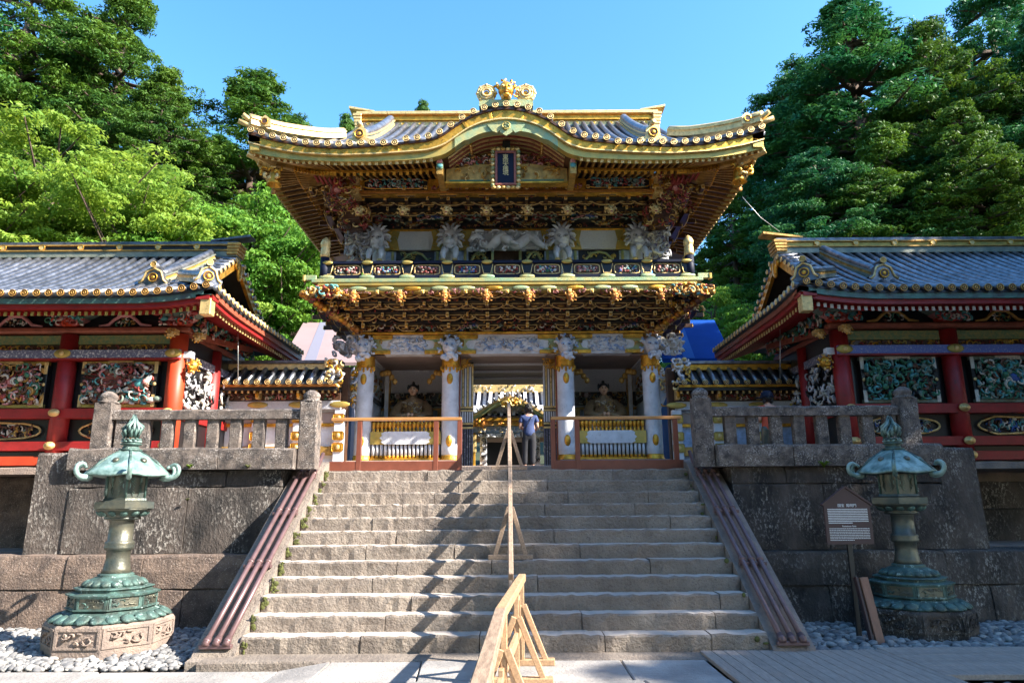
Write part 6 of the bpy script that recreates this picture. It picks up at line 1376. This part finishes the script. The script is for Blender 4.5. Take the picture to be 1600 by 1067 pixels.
# ================================================================== sheeted roofs behind
def sheeted(s, lab, m, m2, pts, stripe):
    t = thing('sheeted_shed', lab, 'building', (s*6, 24, 2)); Y0, Y1 = (24.0, 28.0) if s < 0 else (19.2, 22.3)
    P = [at(*pts[0], Y0), at(*pts[1], Y0), at(*pts[2], Y1), at(*pts[3], Y1)]
    mb = MB(); q = [(P[0][0], Y0, P[0][1]), (P[1][0], Y0, P[1][1]), (P[2][0], Y1, P[2][1]), (P[3][0], Y1, P[3][1])]
    mb.add(q+[(a, b, c-.12) for a, b, c in q], [(0, 1, 2, 3), (4, 7, 6, 5), (0, 4, 5, 1), (1, 5, 6, 2), (2, 6, 7, 3), (3, 7, 4, 0)], m); part('roof_sheet', mb, t)
    zz_ = min(P[0][1], P[1][1])-.12; a, b = sorted((P[0][0], P[1][0])); mb = MB(); mb.box(a+.2, b-.2, Y0+.2, Y1, 2.0, zz_, m2); part('wall', mb, t)
    for f0, f1 in stripe:
        mb = MB(); L = lambda i, j, f: tuple(q[i][k]*(1-f)+q[j][k]*f+(.012 if k == 2 else 0) for k in range(3))
        w_ = [L(0, 1, f0), L(0, 1, f1), L(3, 2, f1), L(3, 2, f0)]; mb.add(w_+[(a, b, c-.01) for a, b, c in w_], [(0, 1, 2, 3), (0, 4, 5, 1), (1, 5, 6, 2), (2, 6, 7, 3), (3, 7, 4, 0)], m2); part('joint_strip', mb, t)
sheeted(-1, 'pale pink sheeted temporary roof behind the left wing wall', pinkroof, pinkroof2, [(438, 566), (560, 566), (560, 504), (474, 504)], [(.30, .45)])
sheeted(1, 'bright blue sheeted temporary roof behind the right wing wall', blueroof, blueroof2, [(1035, 560), (1146, 560), (1116, 500), (1020, 500)], [(.30, .46)])
# vertical wires in front of the side roofs
for s, px_, y0, y1, lab in ((-1, 372, 490, 600, 'thin upright wire from the left side roof down to the wing wall'), (1, 1219, 492, 592, 'thin upright wire from the right side roof down to the wing wall')):
    a, b = at(px_, y0, 14.6), at(px_, y1, 14.6); mb = MB(); mb.tube([(a[0], 14.6, a[1]), (b[0], 14.6, b[1])], .009, wirem, 5); tag(link('earthing_wire', mb.mesh('earthing_wire')), lab, 'wire')
# ================================================================== people
def skinned(name, pts, edges, rad, m, parent, loc, sub=2, root=0):
    me = bpy.data.meshes.new(name); me.from_pydata(pts, edges, []); me.materials.append(m); o = link(name, me, parent, loc)
    md = o.modifiers.new('skin', 'SKIN'); md.use_smooth_shade = True
    for i, v in enumerate(me.skin_vertices[0].data if len(me.skin_vertices) else []): pass
    if not len(me.skin_vertices):
        bpy.context.view_layer.objects.active = o
    L = me.skin_vertices[0].data if len(me.skin_vertices) else None
    if L:
        for i, v in enumerate(L): v.radius = rad[i] if isinstance(rad[i], tuple) else (rad[i], rad[i]); v.use_root = (i == root)
    sb = o.modifiers.new('smooth', 'SUBSURF'); sb.levels = sub; sb.render_levels = sub; return o
def person(X, Y, Z, lab, H, shirtm, trousm, phone, hat=None):
    t = thing('person', lab, 'person', (X, Y, Z)); k = H/1.6
    def K(L): return [(a*k, b*k, c*k) for a, b, c in L]
    # torso up, facing +Y
    body = [(0, 0, .86), (0, 0, 1.0), (0, .01, 1.15), (0, 0, 1.28), (0, 0, 1.36), (0, 0, 1.42), (0, .01, 1.50), (0, .01, 1.56),
            (-.09, 0, .82), (-.095, .01, .46), (-.10, -.01, .09), (-.10, .10, .04), (.09, 0, .82), (.085, .0, .46), (.09, -.03, .09), (.09, .08, .04),
            (-.155, 0, 1.30), (-.21, -.02, 1.06), (-.15, .20, 1.03), (-.09, .30, 1.10), (.155, 0, 1.30), (.215, -.02, 1.06), (.17, .16, .98), (.12, .28, 1.04)]
    ed = [(0, 1), (1, 2), (2, 3), (3, 4), (4, 5), (5, 6), (6, 7), (0, 8), (8, 9), (9, 10), (10, 11), (0, 12), (12, 13), (13, 14), (14, 15), (3, 16), (16, 17), (17, 18), (18, 19), (3, 20), (20, 21), (21, 22), (22, 23)]
    r = [(.13, .10), (.115, .085), (.12, .09), (.12, .085), (.05, .05), (.045, .045), (.075, .09), (.06, .07), .085, .058, .038, .03, .085, .058, .038, .03, .05, .038, .032, .022, .05, .038, .032, .022]
    skinned('body', K(body), ed, [tuple(q*k for q in v) if isinstance(v, tuple) else v*k for v in r], skin, t, (X, Y, Z))
    sh = [(0, 0, .78), (0, 0, .96), (0, .01, 1.15), (0, 0, 1.29), (0, 0, 1.345), (-.16, 0, 1.29), (-.205, -.015, 1.14), (.16, 0, 1.29), (.21, -.015, 1.14)]
    skinned('tshirt', K(sh), [(0, 1), (1, 2), (2, 3), (3, 4), (3, 5), (5, 6), (3, 7), (7, 8)], [tuple(q*k for q in v) for v in ((.185, .15), (.155, .125), (.14, .11), (.135, .10), (.085, .07), (.07, .07), (.062, .062), (.07, .07), (.062, .062))], shirtm, t, (X, Y, Z))
    tr = [(0, 0, .84), (0, 0, 1.00), (-.09, 0, .80), (-.095, .01, .46), (-.10, -.01, .13), (.09, 0, .80), (.085, 0, .46), (.09, -.03, .13)]
    skinned('trousers', K(tr), [(0, 1), (0, 2), (2, 3), (3, 4), (0, 5), (5, 6), (6, 7)], [tuple(q*k for q in v) for v in ((.155, .125), (.14, .11), (.105, .11), (.075, .078), (.058, .062), (.105, .11), (.075, .078), (.058, .062))], trousm, t, (X, Y, Z))
    mb = MB(); mb.blob((0, -.02*k, 1.515*k), (.098*k, .108*k, .115*k), hair, 14, 10); r5 = random.Random(3)
    for i in range(60):
        a = r5.uniform(0, 2*PI); b = r5.uniform(.2, 1.9); mb.blob((.088*k*math.sin(b)*math.cos(a), -.02*k+.098*k*math.sin(b)*math.sin(a), 1.515*k+.105*k*math.cos(b)), .022*k, hair, 6, 4)
    for e in (-1, 1): mb.blob((e*.07*k, -.035*k, 1.43*k), (.04*k, .05*k, .05*k), hair, 8, 5)
    part('hair', mb, t, (X, Y, Z))
    for e in (-1, 1):
        mb = MB(); x = (-.10, .09)[e > 0]*k; y = (.03, .01)[e > 0]*k
        mb.blob((x, y+.02*k, .035*k), (.045*k, .12*k, .035*k), shoe, 10, 6); part('shoe', mb, t, (X, Y, Z))
        mb = MB(); hx, hy, hz = ((-.09, .30, 1.10), (.12, .28, 1.04))[e > 0]; mb.blob((hx*k, hy*k+.03, hz*k+.02), (.038, .028, .048), skin, 8, 6)
        for q in range(4): mb.tube([(hx*k-.024+.016*q, hy*k+.04, hz*k+.05), (hx*k-.024+.016*q, hy*k+.065, hz*k+.085-.004*abs(q-1)), (hx*k-.022+.015*q-e*.01, hy*k+.045, hz*k+.105-.004*abs(q-1))], [.009, .008, .006], skin, 6)
        mb.tube([(hx*k-e*.03, hy*k+.03, hz*k+.0), (hx*k-e*.055, hy*k+.045, hz*k+.03), (hx*k-e*.055, hy*k+.05, hz*k+.055)], [.011, .009, .007], skin, 6); part('hand', mb, t, (X, Y, Z))
    if phone:
        mb = MB(); mb.cb(-.10*k, .345*k, 1.16*k, .075, .010, .15, black, .003); part('phone', mb, t, (X, Y, Z))
        mb = MB(); mb.tube([(.11*k, -.085*k, 1.335*k), (.02*k, -.125*k, 1.2*k), (-.08*k, -.13*k, 1.03*k), (-.15*k, -.08*k, .93*k)], .008, black, 6); mb.cb(-.18*k, -.02, .86*k, .06, .16, .13, black, .015); part('shoulder_bag', mb, t, (X, Y, Z))
    if hat:
        mb = MB(); mb.lathe([(.115, -.03), (.118, 0), (.105, .06), (.07, .10), (0, .115)], 16, (0, -.0, 1.53*k), hat); mb.cb(-.13, .02, 1.51*k, .10, .14, .018, hat, .006); part('cap', mb, t, (X, Y, Z))
    return t
person(.46, 15.4, 2.213, 'woman seen from behind in navy T-shirt and dark trousers walking into the gate', 1.45, shirt, trouser, True)
person(4.72, 12.55, 2.035, 'visitor in red-orange shirt and dark cap half hidden behind the right stone balustrade', 1.42, orangem, bronzed, False, navy)
# ================================================================== trees
def crown_mesh(name, seed, H, R, kind, m, nclump, nleaf, ls):
    r = np.random.RandomState(seed); cs = []; limbs = []
    base = {'cedar': .22, 'tall': .35, 'broad': .12}[kind]
    k = 0
    def env(t):
        if kind == 'broad': return R*max(.15, math.sqrt(max(0, 1-(abs(t-.38)/.64)**2.2)))
        return R*((1-t**2.3)**.75 if kind == 'cedar' else (1-t)**.62)*(1 if t > .12 else .6+3*t)*(1+.14*math.sin(t*19+seed))
    while len(cs) < nclump:
        t = r.uniform(0, 1)**.9; z = H*(base+(1-base)*t); a = r.uniform(0, 2*PI)
        rad = max(.45, env(t)*(1+.2*math.sin(3*a+t*9+seed)+.1*math.sin(7*a-t*17))*r.uniform(.84, 1.06)); up = (.05 if kind != 'broad' else .35)
        tip = np.array([rad*math.cos(a), rad*math.sin(a), z+up*rad*.4-(.22 if kind != 'broad' else 0)*rad]); side = np.array([-math.sin(a), math.cos(a), 0])
        limbs.append((z-(0 if kind != 'broad' else .45*rad), tip)); m_ = max(3, int(rad*(1.9 if kind != 'broad' else 1.5)))
        for q_ in range(m_):
            f = 1-(q_/m_)*.62; wd = (1.02-f)*rad*.75+.25
            for rep in range(1 if f > .9 else 2):
                q = np.array([tip[0]*f, tip[1]*f, tip[2]+(.22 if kind != 'broad' else -.25)*rad*(1-f)])+side*r.uniform(-wd, wd)+r.normal(0, .10, 3)
                cs.append((q, (.24+.20*r.uniform())*(1.5 if kind == 'broad' else 1.0)))
    cs = cs[:nclump]; n = len(cs)
    Cc = np.array([c[0] for c in cs]); S = np.array([c[1] for c in cs])
    u = r.normal(0, 1, (n, nleaf, 3)); u /= np.linalg.norm(u, axis=2, keepdims=True); u[..., 2] = np.where(r.uniform(0, 1, (n, nleaf)) < .6, np.abs(u[..., 2]), u[..., 2])
    rr = r.uniform(.45, 1.0, (n, nleaf, 1))**.6; flat = .60 if kind != 'broad' else .38
    P = Cc[:, None]+u*rr*S[:, None, None]*np.array([1, 1, flat])*1.15
    nrm = u*np.array([.8, .8, 1.0])+r.normal(0, .45, u.shape)+np.array([0, 0, .35]); nrm /= np.linalg.norm(nrm, axis=2, keepdims=True)
    P = P.reshape(-1, 3); nrm = nrm.reshape(-1, 3); N = len(P)
    tv = r.normal(0, 1, (N, 3)); A = np.cross(nrm, tv); A /= np.linalg.norm(A, axis=1, keepdims=True); B = np.cross(nrm, A)
    s = ls*r.uniform(.6, 1.35, N)[:, None]; as_ = .55 if kind != 'broad' else .7
    V = np.stack([P-A*s, P+B*s*as_*.6, P+A*s, P-B*s*as_*.6], 1).reshape(-1, 3); F = np.arange(4*N).reshape(-1, 4)
    me = fastmesh(name, V, F, [m], None, False)
    mb = MB(); tr = .016*H+.06
    mb.tube([(0, 0, -1.5), (.02*tr, 0, H*.15), (.1*tr, .1*tr, H*.5), (0, 0, H*.93)], [tr*1.5, tr*1.05, tr*.7, .04], bark, 9)
    for z, tip in limbs[:110]:
        mb.tube([(0, 0, max(.3, z)), tuple((tip*np.array([.5, .5, 1])+np.array([0, 0, max(.3, z)]))*np.array([1, 1, .5])), tuple(tip)], [tr*.28, tr*.17, .02], bark, 5)
    return me, mb.mesh('trunk')
CM = {'c1': crown_mesh('crown', 1, 22, 4.6, 'cedar', leafc, 1600, 76, .102), 'c2': crown_mesh('crown', 2, 24, 4.2, 'cedar', leafd, 1600, 76, .102),
      'c3': crown_mesh('crown', 3, 20, 5.0, 'cedar', leafd, 1600, 76, .102), 't1': crown_mesh('crown', 4, 22, 3.0, 'tall', leafc, 560, 66, .12),
      'b1': crown_mesh('crown', 5, 11, 5.4, 'broad', leafb, 760, 130, .092), 'b2': crown_mesh('crown', 6, 9, 4.0, 'broad', leafm, 600, 120, .09)}
TH = {'c1': 22, 'c2': 24, 'c3': 20, 't1': 22, 'b1': 11, 'b2': 9}
def tree(kind, x, y, z, top, w, lab, cat='tree', group=None, rz=0, name=None):
    """top: height of the crown top above z; w: width scale"""
    t = thing(name or {'c': 'cedar_tree', 't': 'cedar_tree', 'b': 'broadleaf_tree'}[kind[0]], lab, cat, (x, y, z), group)
    sz = top/TH[kind]; t.scale = (w, w, sz); t.rotation_euler = (0, 0, rz)
    for nme, me in (('crown', CM[kind][0]), ('trunk', CM[kind][1])): o = bpy.data.objects.new(nme, me); C.objects.link(o); o.parent = t
    return t
def ptree(kind, px, pytop, Y, w, lab, rz=0, group=None, zbase=None):
    x, zt_ = at(px, pytop, Y); zb_ = 2.0+hillz(x, Y) if zbase is None else zbase; return tree(kind, x, Y, zb_, zt_-zb_, w, lab, 'tree', group, rz)
gl, gr = 'cedars behind the left side', 'cedars behind the right side'
ptree('c1', 60, -60, 36, 1.35, 'dense cedar at the far left top corner behind the bright maple', .3, gl)
ptree('c3', -70, -30, 33, 1.3, 'cedar cut by the left edge of the picture above the maple', 1.3, gl)
ptree('c1', 205, -25, 38, 1.25, 'tall cedar between the far left cedar and the gap of sky', 2.1, gl)
ptree('c1', 262, 110, 35, .85, 'shorter cedar just right of the bright maple crown', 4.0, gl)
ptree('c1', 405, 118, 40, 1.5, 'dark cedar standing alone against the sky behind the left roof tip', 5.2, gl)
ptree('c3', 345, 215, 44, 1.0, 'dark cedar in the gap left of the lone one behind the roof tip', .8, gl)
ptree('c2', 455, 190, 48, 1.1, 'cedar peeping over the left eave beside the lone one', 3.3, gl)
ptree('c1', 545, 183, 60, .9, 'distant cedar top just above the left end of the great roof', 1.0)
ptree('c1', 662, 163, 66, .9, 'distant cedar tip peeping over the main ridge left of centre', 2.0)
ptree('b1', 95, 225, 26.5, 1.15, 'big bright yellow-green maple behind the left corridor roof', .5)
ptree('b1', -60, 290, 24.5, 1.0, 'bright green maple at the left edge in front of the big maple', 2.9)
ptree('b1', 215, 300, 25, .85, 'yellow-green maple low over the left corridor ridge', 4.1)
ptree('b2', 395, 330, 29, 1.0, 'mid-green rounded tree beside the left corner of the great roof', 1.1)
ptree('b2', 300, 350, 27, .95, 'mid-green tree over the end of the left corridor ridge', 3.7)
ptree('b2', 455, 365, 30, .95, 'mid-green bushy tree low beside the gate above the pink roof', 2.2)
ptree('b2', 520, 400, 34, 1.0, 'mid-green tree mostly hidden by the left of the gate', 5.0)
R_T = [('c2', 1320, 10, 36, 1.7, 'great cedar with a broad crown against the sky right of the gate', .2), ('c3', 1240, 95, 40, 1.15, 'cedar on the left flank of the great right-hand cedar', 1.9), ('c1', 1440, 40, 33, 1.1, 'cedar right of the great broad-crowned one', 3.0),
       ('c2', 1530, -50, 36, 1.3, 'tall cedar at the top right corner of the picture', 4.4), ('c3', 1620, 20, 31, 1.1, 'cedar cut by the right edge of the picture', 5.5), ('c1', 1370, 200, 30, .95, 'shorter cedar over the middle of the right corridor ridge', .9),
       ('c1', 1490, 170, 29, .9, 'shorter cedar over the right corridor ridge near the edge', 2.5), ('c3', 1270, 235, 30, .85, 'low cedar over the left end of the right corridor ridge', 3.9), ('c2', 1190, 190, 44, .9, 'cedar just right of the right roof tip', 4.7)]
for k, px_, py_, Y, w, lab, rz in R_T: ptree(k, px_, py_, Y, w, lab, rz, gr)
for i, (px_, py_, Y, lab) in enumerate(((1105, 330, 40, 'slim light green cedar nearest the gate on the right'), (1140, 300, 36, 'slim light green cedar with a bare pale trunk right of the gate'), (1178, 340, 42, 'slim cedar with bare trunk left of the right corridor gable'), (1090, 400, 52, 'slim far cedar against the gate wall on the right'), (1215, 300, 46, 'slim dark cedar just behind the right corridor gable'))):
    ptree('t1', px_, py_, Y, .72, lab, i*1.3, 'slim bare-trunked cedars right of the gate')
ptree('b2', 1110, 470, 30, .6, 'low bright bush-like tree above the blue roof right of the gate', .6)
ptree('b2', 1165, 455, 34, .7, 'low bright tree between bare trunks right of the blue roof', 1.6)
for i, (px_, py_, Y, lab) in enumerate(((20, 70, 50, 'dark back-row cedar behind the cedars of the far top left corner'), (130, 40, 54, 'dark back-row cedar behind the gap between the two tall left cedars'), (330, 300, 62, 'far cedar low in the sky gap between the left cedars and the lone one'), (430, 330, 66, 'far cedar behind the trunk of the lone cedar at the left roof tip'), (500, 380, 60, 'far cedar close against the left side of the gate'), (1080, 430, 70, 'far low cedar against the right side of the gate'),
        (1200, 390, 62, 'far cedar behind the slim bare trunks on the right'), (1330, 200, 52, 'dark back-row cedar behind the great broad-crowned right cedar'), (1450, 160, 50, 'dark back-row cedar in the notch between the right-hand cedars'), (1570, 120, 48, 'dark back-row cedar behind the tall one at the top right corner'), (1150, 420, 74, 'farthest low cedar glimpsed between the bare trunks above the blue roof'))):
    ptree(('c3', 'c2')[i % 2], px_, py_, Y, 1.2, lab, i*1.1, 'back row of cedars')
# trees on the right outside the picture: they stand over the forecourt and shade its right half
for i, (x, y, h, w) in enumerate(((18, -3, 13.0, .7), (18.2, -.8, 13.0, .65), (18, 1.4, 13.2, .65), (18.2, 3.6, 16.0, .7), (18, 5.8, 17.2, .75), (18.3, 8.0, 17.2, .75), (18, 10.2, 15.8, .75), (18.4, 12.4, 15.4, .75), (18.6, 14.8, 15.2, .75), (18.6, 17, 15.2, .7))):
    tree('c3', x, y, 0 if y < 11 else 2.2, h, w, 'cedar standing right of the forecourt beyond the picture edge', 'tree', 'cedars right of the forecourt', i*.9)
# unseen cedars added left of and behind the viewer to cut the sky light
for i, (x, y, h) in enumerate(((-17, 2, 17), (-18, -5, 20), (-16, -12, 21), (-10, -15, 22), (-4, -16, 21), (2, -15.5, 22), (8, -16, 21), (13, -14, 17), (-22, 9, 18), (-13, -20, 25), (-1, -22, 26), (6, -22, 26), (14, -20, 22))):
    tree(('c3', 'c2')[i % 2], x, y, 0, h, 1.15, 'unseen tall cedar added behind and left of the viewer to dim the sky light', 'tree', 'unseen cedars added to dim the sky light', i*.7)
